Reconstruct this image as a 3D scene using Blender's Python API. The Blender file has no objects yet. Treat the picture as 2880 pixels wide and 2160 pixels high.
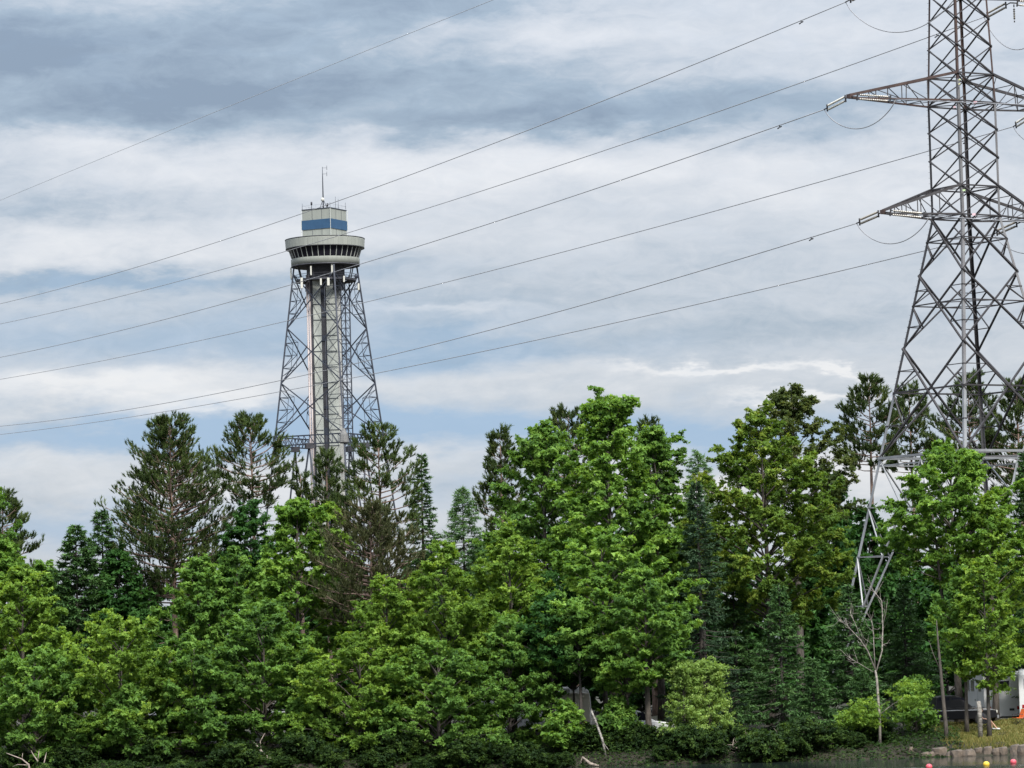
import bpy, math, random
import numpy as np
from mathutils import Vector, Matrix

random.seed(7)
SC = bpy.context.scene
COL = SC.collection
R_ = math.radians

# ------------------------------------------------------------------ camera
F = 10000.0                      # focal length in pixels of the 2880 px wide photograph
CAM = np.array([0.0, 0.0, 7.0])
PITCH = math.atan(740.0 / F)
ROLL = 0.028
_r0 = np.array([1.0, 0, 0])
_f0 = np.array([0.0, math.cos(PITCH), math.sin(PITCH)])
_u0 = np.array([0.0, -math.sin(PITCH), math.cos(PITCH)])
CR = _r0 * math.cos(ROLL) - _u0 * math.sin(ROLL)
CU = _u0 * math.cos(ROLL) + _r0 * math.sin(ROLL)
cam_d = bpy.data.cameras.new('camera')
cam_d.sensor_width = 36.0
cam_d.lens = 36.0 * F / 2880.0
cam_d.clip_start = 0.5
cam_d.clip_end = 30000.0
cam = bpy.data.objects.new('camera', cam_d)
COL.objects.link(cam)
m = Matrix.Identity(4)
for i in range(3):
    m[i][0], m[i][1], m[i][2], m[i][3] = CR[i], CU[i], -_f0[i], CAM[i]
cam.matrix_world = m
SC.camera = cam


def ray(px, py):
    d = _f0 + CR * ((px - 1440.0) / F) + CU * ((1080.0 - py) / F)
    return d


def at(px, py, Y):
    """the point at world depth Y seen at this photograph pixel"""
    d = ray(px, py)
    return CAM + d * (Y / d[1])


def az_el(px, py):
    d = ray(px, py)
    d = d / np.linalg.norm(d)
    return math.atan2(d[0], d[1]), math.asin(d[2])


# ------------------------------------------------------------------ world
world = bpy.data.worlds.new('World')
SC.world = world
world.use_nodes = True
WT = world.node_tree
WT.nodes.clear()
SUN_EL, SUN_ROT = R_(44), R_(158)


class E:
    """a tiny expression builder for shader maths"""
    def __init__(s, tree, sock):
        s.t, s.s = tree, sock

    def _op(s, op, *o, clamp=False):
        n = s.t.nodes.new('ShaderNodeMath')
        n.operation = op
        n.use_clamp = clamp
        for k, v in enumerate((s,) + o):
            if isinstance(v, E):
                s.t.links.new(v.s, n.inputs[k])
            else:
                n.inputs[k].default_value = v
        return E(s.t, n.outputs[0])

    def __add__(s, o): return s._op('ADD', o)
    def __sub__(s, o): return s._op('SUBTRACT', o)
    def __mul__(s, o): return s._op('MULTIPLY', o)
    __radd__ = __add__
    __rmul__ = __mul__


def noise(tree, vec, scale, detail=5, rough=0.55, dist=0.0):
    n = tree.nodes.new('ShaderNodeTexNoise')
    n.inputs['Scale'].default_value = scale
    n.inputs['Detail'].default_value = detail
    n.inputs['Roughness'].default_value = rough
    n.inputs['Distortion'].default_value = dist
    if vec is not None:
        tree.links.new(vec, n.inputs['Vector'])
    return n


def mapping(tree, vec, scale, loc=(0, 0, 0)):
    n = tree.nodes.new('ShaderNodeMapping')
    n.inputs['Scale'].default_value = scale
    n.inputs['Location'].default_value = loc
    tree.links.new(vec, n.inputs['Vector'])
    return n.outputs[0]


def ramp(tree, fac, stops, interp='LINEAR'):
    n = tree.nodes.new('ShaderNodeValToRGB')
    n.color_ramp.interpolation = interp
    el = n.color_ramp.elements
    while len(el) < len(stops):
        el.new(0.5)
    for e, (p, c) in zip(el, stops):
        e.position = p
        e.color = (c[0], c[1], c[2], 1)
    tree.links.new(fac.s if isinstance(fac, E) else fac, n.inputs[0])
    return n.outputs[0]


def lin(r, g, b):
    f = lambda c: (c / 255 / 12.92) if c / 255 <= 0.04045 else ((c / 255 + 0.055) / 1.055) ** 2.4
    return (f(r), f(g), f(b))


def build_sky():
    t = WT
    out = t.nodes.new('ShaderNodeOutputWorld')
    sky = t.nodes.new('ShaderNodeTexSky')
    sky.sky_type = 'NISHITA'
    sky.sun_disc = False
    sky.sun_elevation = SUN_EL
    sky.sun_rotation = SUN_ROT
    bg1 = t.nodes.new('ShaderNodeBackground')
    bg1.inputs['Strength'].default_value = 0.05
    t.links.new(sky.outputs[0], bg1.inputs['Color'])
    tc = t.nodes.new('ShaderNodeTexCoord')
    gen = tc.outputs['Generated']
    sep = t.nodes.new('ShaderNodeSeparateXYZ')
    t.links.new(gen, sep.inputs[0])
    x, y, z = (E(t, sep.outputs[i]) for i in range(3))
    az = x._op('ARCTAN2', y) * 10.0
    el = z._op('ARCSINE') * 10.0
    # ragged edges: the position itself is disturbed before the cloud banks are laid out
    w1 = noise(t, mapping(t, gen, (20, 20, 60)), 1.0, 6, 0.6)
    ws = t.nodes.new('ShaderNodeSeparateColor')
    t.links.new(w1.outputs['Color'], ws.inputs[0])
    wa = (E(t, ws.outputs[0]) - 0.5) * 0.85
    we = (E(t, ws.outputs[1]) - 0.5) * 0.30
    a = az + wa
    e = el + we

    def bank(px, py, sx, sy, amp, slope=0.0, soft=1.0):
        """an elongated bank of cloud; sizes in hundredths of a radian"""
        ca, ce = az_el(px, py)
        ca, ce = ca * 10, ce * 10
        da = a - ca
        de = (e - ce) + da * slope
        q = da * (1.0 / sx)
        p = de * (1.0 / sy)
        r2 = q * q + p * p
        return (r2 * -1.0)._op('EXPONENT') * amp

    # light: positive, shade: negative
    B = None
    for args in SKY_BANKS:
        g = bank(*args)
        B = g if B is None else B + g
    n1 = E(t, noise(t, mapping(t, gen, (9, 9, 62), (3.1, 0.4, 1.7)), 1.0, 7, 0.58, 0.3).outputs['Fac'])
    n2 = E(t, noise(t, mapping(t, gen, (38, 38, 105), (0.3, 2.2, 5.1)), 1.0, 8, 0.62, 0.8).outputs['Fac'])
    n3 = E(t, noise(t, mapping(t, gen, (85, 85, 190), (1.3, 4.2, 0.6)), 1.0, 8, 0.66, 0.9).outputs['Fac'])
    val = (n3 - 0.5) * 0.34 + (B * 0.86 + 0.52) + (n1 - 0.5) * 0.46 + (n2 - 0.5) * 0.30
    col = ramp(t, val, [(0.0, lin(134, 150, 170)), (0.25, lin(158, 174, 191)), (0.5, lin(195, 202, 212)),
                        (0.74, lin(216, 219, 225)), (1.0, lin(235, 235, 237))])
    # thin places near the horizon where bluer air shows through
    G = None
    for args in SKY_BLUE:
        g = bank(*args)
        G = g if G is None else G + g
    G = (G + (n2 - 0.5) * 0.35)._op('MINIMUM', 0.85)._op('MAXIMUM', 0.0)
    mix = t.nodes.new('ShaderNodeMix')
    mix.data_type = 'RGBA'
    t.links.new(G.s, mix.inputs[0])
    t.links.new(col, mix.inputs[6])
    mix.inputs[7].default_value = (*lin(154, 184, 216), 1)
    # an overcast sky brightens towards the zenith
    zz = z._op('MAXIMUM', 0.0)
    lift = (zz * zz * 5.6 + 1.0) * (1.0 / 1.04) * SKY_GAIN
    bg2 = t.nodes.new('ShaderNodeBackground')
    t.links.new(mix.outputs[2], bg2.inputs['Color'])
    t.links.new(lift.s, bg2.inputs['Strength'])
    ms = t.nodes.new('ShaderNodeMixShader')
    ms.inputs[0].default_value = 0.92
    t.links.new(bg1.outputs[0], ms.inputs[1])
    t.links.new(bg2.outputs[0], ms.inputs[2])
    t.links.new(ms.outputs[0], out.inputs['Surface'])


SKY_GAIN = 0.415
SKY_BANKS = [
    # px, py, half width, half height, amount, slope
    (-150, 170, 0.80, 0.09, -0.68, -0.03),
    (700, 265, 0.75, 0.08, -0.66, -0.09),
    (1500, 325, 0.8, 0.075, -0.58, -0.06),
    (2350, 335, 0.50, 0.060, -0.26, 0.0),
    (400, 60, 0.75, 0.09, -0.26, 0.0),
    (1200, 20, 0.40, 0.07, -0.32, 0.0),
    (1560, 95, 0.30, 0.055, 0.28, 0.0),
    (2400, 110, 0.6, 0.10, 0.12, 0.0),
    (220, 430, 0.35, 0.05, 0.26, 0.0),
    (950, 470, 0.65, 0.085, 0.34, 0.0),
    (1900, 480, 0.7, 0.11, 0.28, 0.0),
    (2550, 560, 0.5, 0.12, 0.18, 0.0),
    (150, 585, 0.50, 0.035, -0.22, 0.0),
    (300, 680, 0.65, 0.06, 0.32, 0.0),
    (200, 785, 0.75, 0.035, -0.42, 0.0),
    (1250, 690, 0.5, 0.05, 0.10, 0.0),
    (1250, 860, 0.5, 0.04, -0.18, 0.0),
    (1230, 893, 0.22, 0.018, 0.30, 0.0),
    (500, 930, 0.8, 0.07, -0.15, 0.0),
    (2050, 930, 0.8, 0.05, -0.14, 0.0),
    (1250, 985, 0.55, 0.03, -0.26, 0.0),
    (250, 1100, 0.45, 0.05, 0.60, 0.0),
    (560, 1150, 0.27, 0.028, 0.60, -0.06),
    (2080, 1033, 0.24, 0.013, 0.75, 0.0),
    (2420, 1022, 0.09, 0.009, 0.50, 0.0),
    (1500, 1065, 0.7, 0.03, 0.16, 0.0),
    (2330, 1103, 0.17, 0.013, 0.70, 0.0),
    (60, 1310, 0.28, 0.04, 0.30, 0.0),
    (1150, 1290, 0.5, 0.035, 0.22, 0.0),
    (1900, 1350, 0.3, 0.04, 0.50, 0.0),
    (650, 1390, 0.4, 0.06, 0.45, 0.0),
    (2600, 1330, 0.5, 0.06, 0.45, 0.0),
]
SKY_BLUE = [
    (300, 1230, 0.8, 0.055, 0.75, 0.0),
    (1250, 1190, 0.8, 0.05, 0.7, 0.0),
    (1950, 1230, 0.7, 0.05, 0.9, 0.0),
    (1300, 1000, 0.6, 0.05, 0.45, 0.0),
    (400, 950, 0.9, 0.08, 0.42, 0.0),
    (200, 1480, 0.5, 0.06, 0.6, 0.0),
    (1350, 1400, 0.4, 0.06, 0.3, 0.0),
    (200, 790, 0.8, 0.03, 0.35, 0.0),
]
build_sky()

sun_d = bpy.data.lights.new('sun', 'SUN')
sun_d.energy = 2.2
sun_d.angle = R_(12)
sun_d.color = (1.0, 0.95, 0.86)
sun = bpy.data.objects.new('sun', sun_d)
COL.objects.link(sun)
_sd = Vector((math.sin(SUN_ROT) * math.cos(SUN_EL), math.cos(SUN_ROT) * math.cos(SUN_EL), math.sin(SUN_EL)))
sun.rotation_euler = _sd.to_track_quat('Z', 'Y').to_euler()

SC.view_settings.view_transform = 'Standard'
SC.view_settings.look = 'None'
SC.view_settings.gamma = 1.0
SC.view_settings.exposure = 1.35
SC.view_settings.use_curve_mapping = False
SC.render.engine = 'CYCLES'
SC.cycles.max_bounces = 6
SC.cycles.diffuse_bounces = 4
SC.cycles.glossy_bounces = 3
SC.cycles.transmission_bounces = 4
SC.cycles.use_denoising = True
SC.cycles.denoiser = 'OPENIMAGEDENOISE'
SC.cycles.denoising_input_passes = 'RGB_ALBEDO_NORMAL'

# ------------------------------------------------------------------ materials
MAT = {}


def mat(name, color, rough=0.6, metal=0.0, spec=0.4, var=0.0, vscale=4.0, bump=0.0, bscale=20.0, color2=None, vstretch=(1, 1, 1)):
    if name in MAT:
        return MAT[name]
    mm = bpy.data.materials.new(name)
    mm.use_nodes = True
    t = mm.node_tree
    b = t.nodes['Principled BSDF']
    b.inputs['Base Color'].default_value = (*color, 1)
    b.inputs['Roughness'].default_value = rough
    b.inputs['Metallic'].default_value = metal
    b.inputs['Specular IOR Level'].default_value = spec
    if var or color2 or bump:
        tc = t.nodes.new('ShaderNodeTexCoord')
        v = mapping(t, tc.outputs['Object'], vstretch)
    if var or color2:
        n = noise(t, v, vscale, 6, 0.6)
        c2 = color2 or tuple(c * (1 - var) for c in color)
        c1 = color if color2 else tuple(min(1, c * (1 + var)) for c in color)
        col = ramp(t, n.outputs['Fac'], [(0.35, c2), (0.65, c1)])
        t.links.new(col, b.inputs['Base Color'])
    if bump:
        n = noise(t, v, bscale, 6, 0.6)
        bp = t.nodes.new('ShaderNodeBump')
        bp.inputs['Strength'].default_value = bump
        bp.inputs['Distance'].default_value = 0.05
        t.links.new(n.outputs['Fac'], bp.inputs['Height'])
        t.links.new(bp.outputs[0], b.inputs['Normal'])
    MAT[name] = mm
    return mm


def leaf_mat(name, dark, mid, light, transl=0.35, rough=0.65, spec=0.15):
    """leaf tint differs from leaf to leaf (attribute 'tint'), a share of the light passes through"""
    mm = bpy.data.materials.new(name)
    mm.use_nodes = True
    t = mm.node_tree
    b = t.nodes['Principled BSDF']
    out = t.nodes['Material Output']
    at_ = t.nodes.new('ShaderNodeAttribute')
    at_.attribute_name = 'tint'
    col = ramp(t, at_.outputs['Fac'], [(0.0, dark), (0.5, mid), (1.0, light)])
    t.links.new(col, b.inputs['Base Color'])
    b.inputs['Roughness'].default_value = rough
    b.inputs['Specular IOR Level'].default_value = spec
    tr = t.nodes.new('ShaderNodeBsdfTranslucent')
    br = t.nodes.new('ShaderNodeMix')
    br.data_type = 'RGBA'
    br.blend_type = 'MULTIPLY'
    br.inputs[0].default_value = 1.0
    t.links.new(col, br.inputs[6])
    br.inputs[7].default_value = (1.5, 1.35, 0.6, 1)
    t.links.new(br.outputs[2], tr.inputs['Color'])
    ms = t.nodes.new('ShaderNodeMixShader')
    ms.inputs[0].default_value = transl
    t.links.new(b.outputs[0], ms.inputs[1])
    t.links.new(tr.outputs[0], ms.inputs[2])
    t.links.new(ms.outputs[0], out.inputs['Surface'])
    MAT[name] = mm
    return mm


# ------------------------------------------------------------------ mesh helpers
class MB:
    """collects bars, boxes, tubes and lathed shapes; build() links them as one mesh object"""
    def __init__(s):
        s.v, s.f, s.sm = [], [], []

    def add(s, vs, fs, smooth=False):
        o = len(s.v)
        s.v += [tuple(map(float, p)) for p in vs]
        s.f += [tuple(i + o for i in f) for f in fs]
        s.sm += [smooth] * len(fs)
        return s

    def box(s, c, size, rot=0.0):
        cx, cy, cz = c
        hx, hy, hz = size[0] / 2, size[1] / 2, size[2] / 2
        ca, sa = math.cos(rot), math.sin(rot)
        vs = []
        for dz in (-hz, hz):
            for dx, dy in ((-hx, -hy), (hx, -hy), (hx, hy), (-hx, hy)):
                vs.append((cx + dx * ca - dy * sa, cy + dx * sa + dy * ca, cz + dz))
        return s.add(vs, [(3, 2, 1, 0), (4, 5, 6, 7), (0, 1, 5, 4), (1, 2, 6, 5), (2, 3, 7, 6), (3, 0, 4, 7)])

    def bar(s, p, q, w, h=None, up=(0, 0, 1)):
        p, q = np.array(p, float), np.array(q, float)
        h = h or w
        d = q - p
        L = np.linalg.norm(d)
        if L < 1e-6:
            return s
        d /= L
        up = np.array(up, float)
        if abs(d @ up) > 0.95:
            up = np.array((1.0, 0.2, 0))
        a = np.cross(d, up)
        a /= np.linalg.norm(a)
        b = np.cross(a, d)
        a, b = a * w / 2, b * h / 2
        vs = [p - a - b, p + a - b, p + a + b, p - a + b, q - a - b, q + a - b, q + a + b, q - a + b]
        return s.add(vs, [(3, 2, 1, 0), (4, 5, 6, 7), (0, 1, 5, 4), (1, 2, 6, 5), (2, 3, 7, 6), (3, 0, 4, 7)])

    def angle(s, p, q, w, inward):
        """an L-shaped steel angle: two thin plates, the corner turned away from 'inward'"""
        p, q = np.array(p, float), np.array(q, float)
        d = (q - p) / np.linalg.norm(q - p)
        n = np.array(inward, float)
        n = n - d * (n @ d)
        n /= np.linalg.norm(n)
        m_ = np.cross(d, n)
        t = w * 0.16
        for sg in (1, -1):
            ax = (n + m_ * sg) / math.sqrt(2)
            ay = (n - m_ * sg) / math.sqrt(2)
            o = [np.zeros(3), ax * w, ax * w + ay * t, ay * t]
            if sg < 0:
                o = [x + ay * 0.0 + ax * t * 1.02 for x in o]
            vs = [p + x for x in o] + [q + x for x in o]
            s.add(vs, [(3, 2, 1, 0), (4, 5, 6, 7), (0, 1, 5, 4), (1, 2, 6, 5), (2, 3, 7, 6), (3, 0, 4, 7)])
        return s

    def tube(s, pts, radii, n=6, cap=True, smooth=True):
        pts = [np.array(p, float) for p in pts]
        if not hasattr(radii, '__len__'):
            radii = [radii] * len(pts)
        vs, fs = [], []
        ref = None
        for i, p in enumerate(pts):
            d = pts[min(i + 1, len(pts) - 1)] - pts[max(i - 1, 0)]
            d = d / (np.linalg.norm(d) + 1e-9)
            if ref is None:
                ref = np.array((1.0, 0, 0)) if abs(d[0]) < 0.8 else np.array((0, 1.0, 0))
            a = np.cross(d, ref)
            a /= np.linalg.norm(a) + 1e-9
            b = np.cross(d, a)
            ref = np.cross(a, d)
            for k in range(n):
                th = 2 * math.pi * k / n
                vs.append(p + (a * math.cos(th) + b * math.sin(th)) * radii[i])
        for i in range(len(pts) - 1):
            for k in range(n):
                k2 = (k + 1) % n
                fs.append((i * n + k, i * n + k2, (i + 1) * n + k2, (i + 1) * n + k))
        if cap:
            fs.append(tuple(range(n - 1, -1, -1)))
            fs.append(tuple((len(pts) - 1) * n + k for k in range(n)))
        return s.add(vs, fs, smooth)

    def lathe(s, prof, c=(0, 0), n=48, a0=0.0, a1=2 * math.pi, smooth=True):
        """profile of (radius, z) turned round a vertical axis"""
        full = abs(a1 - a0 - 2 * math.pi) < 1e-6
        m_ = n if full else n + 1
        vs, fs = [], []
        for r, z in prof:
            for k in range(m_):
                th = a0 + (a1 - a0) * k / n
                vs.append((c[0] + r * math.cos(th), c[1] + r * math.sin(th), z))
        for i in range(len(prof) - 1):
            for k in range(n):
                k2 = (k + 1) % m_
                fs.append((i * m_ + k, i * m_ + k2, (i + 1) * m_ + k2, (i + 1) * m_ + k))
        return s.add(vs, fs, smooth)

    def prism(s, poly, y0, y1, frame=None):
        """an outline in x,z pushed from y0 to y1"""
        n = len(poly)
        vs = [(x, y0, z) for x, z in poly] + [(x, y1, z) for x, z in poly]
        fs = [tuple(range(n)), tuple(range(2 * n - 1, n - 1, -1))]
        for k in range(n):
            k2 = (k + 1) % n
            fs.append((k2, k, n + k, n + k2))
        return s.add(vs, fs)

    def build(s, name, material, parent=None, bevel=0.0, off=(0, 0, 0)):
        me = bpy.data.meshes.new(name)
        if any(off):
            o = np.array(off, float)
            s.v = [tuple(np.array(p) - o) for p in s.v]
        me.from_pydata(s.v, [], s.f)
        me.polygons.foreach_set('use_smooth', s.sm)
        me.update()
        me.materials.append(material)
        ob = bpy.data.objects.new(name, me)
        COL.objects.link(ob)
        if parent is not None:
            ob.parent = parent
        if bevel:
            bv = ob.modifiers.new('bevel', 'BEVEL')
            bv.width = bevel
            bv.segments = 2
            bv.limit_method = 'ANGLE'
        return ob


def tag(o, label=None, cat=None, group=None, kind=None):
    if label: o['label'] = label
    if cat: o['category'] = cat
    if group: o['group'] = group
    if kind: o['kind'] = kind
    return o


def empty(name, loc, rz=0.0):
    o = bpy.data.objects.new(name, None)
    o.empty_display_size = 0.5
    o.location = tuple(map(float, loc))
    o.rotation_euler = (0, 0, rz)
    COL.objects.link(o)
    return o


def children_of(o):
    return KIDS.get(o.name, [])


KIDS = {}


def copy_tree(o, parent=None):
    c = o.copy()
    COL.objects.link(c)
    if parent is not None:
        c.parent = parent
    for ch in list(o.children):
        copy_tree(ch, c)
    return c


def grid_mesh(name, xs, ys, zf, material, kind='structure'):
    xs, ys = np.asarray(xs, float), np.asarray(ys, float)
    X, Yg = np.meshgrid(xs, ys)
    Z = zf(X, Yg)
    v = np.stack([X, Yg, Z], -1).reshape(-1, 3)
    nx, ny = len(xs), len(ys)
    i, j = np.meshgrid(np.arange(nx - 1), np.arange(ny - 1))
    a = (j * nx + i).ravel()
    fs = np.stack([a, a + 1, a + nx + 1, a + nx], -1)
    ob = np_mesh(name, v, fs, material, smooth=True)
    tag(ob, kind=kind)
    return ob


def np_mesh(name, v, faces, material, parent=None, smooth=False, tint=None):
    """faces: an (n, k) array, all of the same size"""
    me = bpy.data.meshes.new(name)
    n, k = faces.shape
    me.vertices.add(len(v))
    me.vertices.foreach_set('co', np.ascontiguousarray(v, np.float32).ravel())
    me.loops.add(n * k)
    me.loops.foreach_set('vertex_index', np.ascontiguousarray(faces, np.int32).ravel())
    me.polygons.add(n)
    me.polygons.foreach_set('loop_start', np.arange(0, n * k, k, dtype=np.int32))
    me.polygons.foreach_set('use_smooth', np.full(n, smooth))
    if tint is not None:
        at_ = me.attributes.new('tint', 'FLOAT', 'FACE')
        at_.data.foreach_set('value', np.ascontiguousarray(tint, np.float32))
    me.update(calc_edges=True)
    me.materials.append(material)
    ob = bpy.data.objects.new(name, me)
    COL.objects.link(ob)
    if parent is not None:
        ob.parent = parent
    return ob


# ------------------------------------------------------------------ ground and water
def shore(x):
    return 206.0 + 0.5 * np.sin(x * 0.21 + 1.0) + 0.35 * np.sin(x * 0.57) - 0.004 * np.abs(x)


PROF_D = np.array([-400, -232, -224, -212, -203, -1.5, -0.2, 0.25, 1.3, 5.0, 9.0, 40.0, 250.0, 700.0, 9000.0])
PROF_Z = np.array([6.0, 6.0, 4.5, 4.0, -0.6, -1.4, -0.25, 0.15, 0.65, 1.15, 1.60, 1.95, 2.4, 4.0, 4.5])


def gz(x, y):
    x = np.asarray(x, float)
    y = np.asarray(y, float)
    d = y - shore(np.clip(x, -400, 400))
    z = np.interp(d, PROF_D, PROF_Z)
    bumpy = 0.10 * np.sin(x * 0.9 + y * 0.35) + 0.07 * np.sin(x * 2.1 - y * 1.3)
    return z + bumpy * np.clip((d - 0.2) / 2.0, 0, 1) * (d < 80)
# ------------------------------------------------------------------ the setting
def ground_material():
    mm = bpy.data.materials.new('forest_floor')
    mm.use_nodes = True
    t = mm.node_tree
    b = t.nodes['Principled BSDF']
    tc = t.nodes.new('ShaderNodeTexCoord')
    n1 = noise(t, tc.outputs['Object'], 0.6, 8, 0.65)
    n2 = noise(t, tc.outputs['Object'], 7.0, 6, 0.7)
    f = E(t, n1.outputs['Fac']) * 0.6 + E(t, n2.outputs['Fac']) * 0.4
    c = ramp(t, f, [(0.35, (0.012, 0.010, 0.007)), (0.5, (0.024, 0.020, 0.012)), (0.62, (0.022, 0.030, 0.011)), (0.7, (0.034, 0.030, 0.016))])
    t.links.new(c, b.inputs['Base Color'])
    b.inputs['Roughness'].default_value = 0.95
    bp = t.nodes.new('ShaderNodeBump')
    bp.inputs['Strength'].default_value = 0.7
    bp.inputs['Distance'].default_value = 0.12
    t.links.new(n2.outputs['Fac'], bp.inputs['Height'])
    t.links.new(bp.outputs[0], b.inputs['Normal'])
    return mm


def water_material():
    mm = bpy.data.materials.new('river_water')
    mm.use_nodes = True
    t = mm.node_tree
    b = t.nodes['Principled BSDF']
    b.inputs['Base Color'].default_value = (0.012, 0.018, 0.016, 1)
    b.inputs['Roughness'].default_value = 0.09
    b.inputs['IOR'].default_value = 1.33
    tc = t.nodes.new('ShaderNodeTexCoord')
    n1 = noise(t, mapping(t, tc.outputs['Object'], (0.9, 0.35, 1)), 1.6, 4, 0.5)
    n2 = noise(t, mapping(t, tc.outputs['Object'], (2.6, 0.8, 1), (4, 2, 0)), 2.0, 5, 0.6, 0.6)
    # calmer strip along the bank, ripples out on the open river
    sep = t.nodes.new('ShaderNodeSeparateXYZ')
    t.links.new(tc.outputs['Object'], sep.inputs[0])
    y = E(t, sep.outputs[1])
    calm = ((y * -1.0 + 193.0) * 0.5)._op('ADD', (E(t, n1.outputs['Fac']) - 0.5) * 0.9, clamp=True)
    h = (E(t, n1.outputs['Fac']) * 0.7 + E(t, n2.outputs['Fac']) * 0.55) * (calm * 1.0 + 0.025)
    bp = t.nodes.new('ShaderNodeBump')
    bp.inputs['Strength'].default_value = 1.0
    bp.inputs['Distance'].default_value = 0.12
    t.links.new(h.s, bp.inputs['Height'])
    t.links.new(bp.outputs[0], b.inputs['Normal'])
    return mm


xs = np.concatenate([[-9000, -3000, -1000, -400, -200, -120, -80, -60], np.arange(-50, 50.1, 1.0), [60, 80, 120, 200, 400, 1000, 3000, 9000]])
ys = np.concatenate([[-3000, -400, -60, -26, -18, -6, 3, 20, 60, 120, 180, 200, 203], np.arange(204, 222, 0.5), np.arange(222, 250, 2.0),
                     [255, 270, 300, 350, 450, 600, 800, 1000, 1500, 3000, 9000]])
ground = grid_mesh('ground', xs, ys, gz, ground_material())
wx = np.concatenate([[-9000, -1000, -200, -60], np.arange(-45, 60, 0.42), [90, 200, 1000, 9000.0]])
wy = np.concatenate([[0.0, 60, 120, 160], np.arange(172, 194, 0.2), [196, 200, 206.6]])


def wave_z(x, y):
    """wind ripples out on the river, dying away in the lee of the bank"""
    fade = np.clip((192.2 - y) / 1.2, 0, 1) * np.clip((y - 165) / 8.0, 0, 1) * (np.abs(x) < 58)
    w = np.sin(y * 5.1 + 0.9 * np.sin(x * 0.8) + x * 0.7) * 0.5 + np.sin(y * 8.3 - x * 1.1 + 1.4 * np.sin(x * 0.37 + y * 0.2)) * 0.35 + np.sin(y * 3.1 + x * 1.7) * 0.45
    patch = 0.65 + 0.5 * np.sin(x * 0.33 + y * 0.9) * np.sin(x * 0.13 - y * 0.4)
    return 0.042 * w * fade * patch


water = grid_mesh('water', wx, wy, wave_z, water_material())

# lawn at the right where the camp site opens to the river
lawn_m = mat('lawn_grass', (0.15, 0.135, 0.045), 0.95, spec=0.1, color2=(0.085, 0.095, 0.028), vscale=1.3, bump=0.5, bscale=14)


def lawn_z(x, y):
    return gz(x, y) + 0.02


lawn = grid_mesh('lawn', np.arange(24.6, 45, 0.6), np.arange(208.0, 219.1, 0.5), lawn_z, lawn_m)


def grass_blades():
    rng = np.random.default_rng(5)
    n = 16000
    x = rng.uniform(24.4, 33.0, n)
    y = rng.uniform(206.8, 219, n)
    keep = rng.random(n) < np.clip((x - 24.0) / 2.0, 0.15, 1)
    x, y = x[keep], y[keep]
    n = len(x)
    z = gz(x, y)
    h = rng.uniform(0.05, 0.16, n) * np.where(y < 209.5, 1.9, 1.0)
    th = rng.uniform(0, 2 * math.pi, n)
    w = rng.uniform(0.02, 0.05, n)
    lean = rng.normal(0, 0.06, (n, 2))
    p = np.stack([x, y, z], -1)
    s = np.stack([np.cos(th) * w, np.sin(th) * w, np.zeros(n)], -1)
    tip = p + np.stack([lean[:, 0], lean[:, 1], h], -1)
    v = np.stack([p - s, p + s, tip], 1).reshape(-1, 3)
    f = np.arange(n * 3).reshape(-1, 3)
    m_ = leaf_mat('grass_blade', (0.08, 0.10, 0.025), (0.14, 0.14, 0.04), (0.22, 0.18, 0.07), 0.3)
    ob = np_mesh('grass', v, f, m_, tint=rng.random(n))
    tag(ob, 'patchy yellowing grass on the sloping river bank', 'grass', kind='stuff')


grass_blades()

# ------------------------------------------------------------------ observation tower
T_Y = 800.0
T_ROT = R_(17.5)
tc0 = at(914, 690, T_Y)
TX, TY = tc0[0], tc0[1]
TZ0 = 2.6
tf = np.array([math.sin(T_ROT), -math.cos(T_ROT)])     # towards the front corner
tr_ = np.array([math.cos(T_ROT), math.sin(T_ROT)])     # towards the right corner
PXM = T_Y / F


def tz(py, depth=0.0):
    return at(914, py, T_Y + depth)[2]


def tp(a, b, z):
    """a: metres to the right corner direction, b: metres to the front corner direction"""
    return np.array([tr_[0] * a + tf[0] * b, tr_[1] * a + tf[1] * b, z - TZ0])


steel_b = mat('tower_steel', (0.028, 0.034, 0.050), 0.5, 0.3, var=0.25, vscale=0.8)
steel_dk = mat('dark_steel', (0.035, 0.036, 0.045), 0.55, 0.2, var=0.3, vscale=1.0)
clad = mat('pale_cladding', (0.25, 0.265, 0.243), 0.6, spec=0.3, color2=(0.21, 0.225, 0.208), vscale=0.9, vstretch=(1, 1, 0.16))
clad_trim = mat('light_trim', (0.40, 0.42, 0.40), 0.5)
blue_band = mat('blue_panel', (0.021, 0.066, 0.135), 0.55, color2=(0.017, 0.054, 0.115), vscale=0.5)
dark_in = mat('dark_soffit', (0.05, 0.05, 0.058), 0.7, var=0.3)
white_ant = mat('white_plastic', (0.46, 0.46, 0.42), 0.5)
pipe_m = mat('rail_pipe', (0.33, 0.29, 0.285), 0.5, 0.2)


def glass_mat():
    mm = bpy.data.materials.new('tinted_glass')
    mm.use_nodes = True
    b = mm.node_tree.nodes['Principled BSDF']
    b.inputs['Base Color'].default_value = (0.012, 0.012, 0.018, 1)
    b.inputs['Roughness'].default_value = 0.12
    b.inputs['Specular IOR Level'].default_value = 0.12
    return mm


glass_t = glass_mat()

tower = tag(empty('observation_tower', (TX, TY, TZ0)),
            'tall observation tower with round windowed cabin and blue banded top on lattice legs', 'observation tower')


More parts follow.
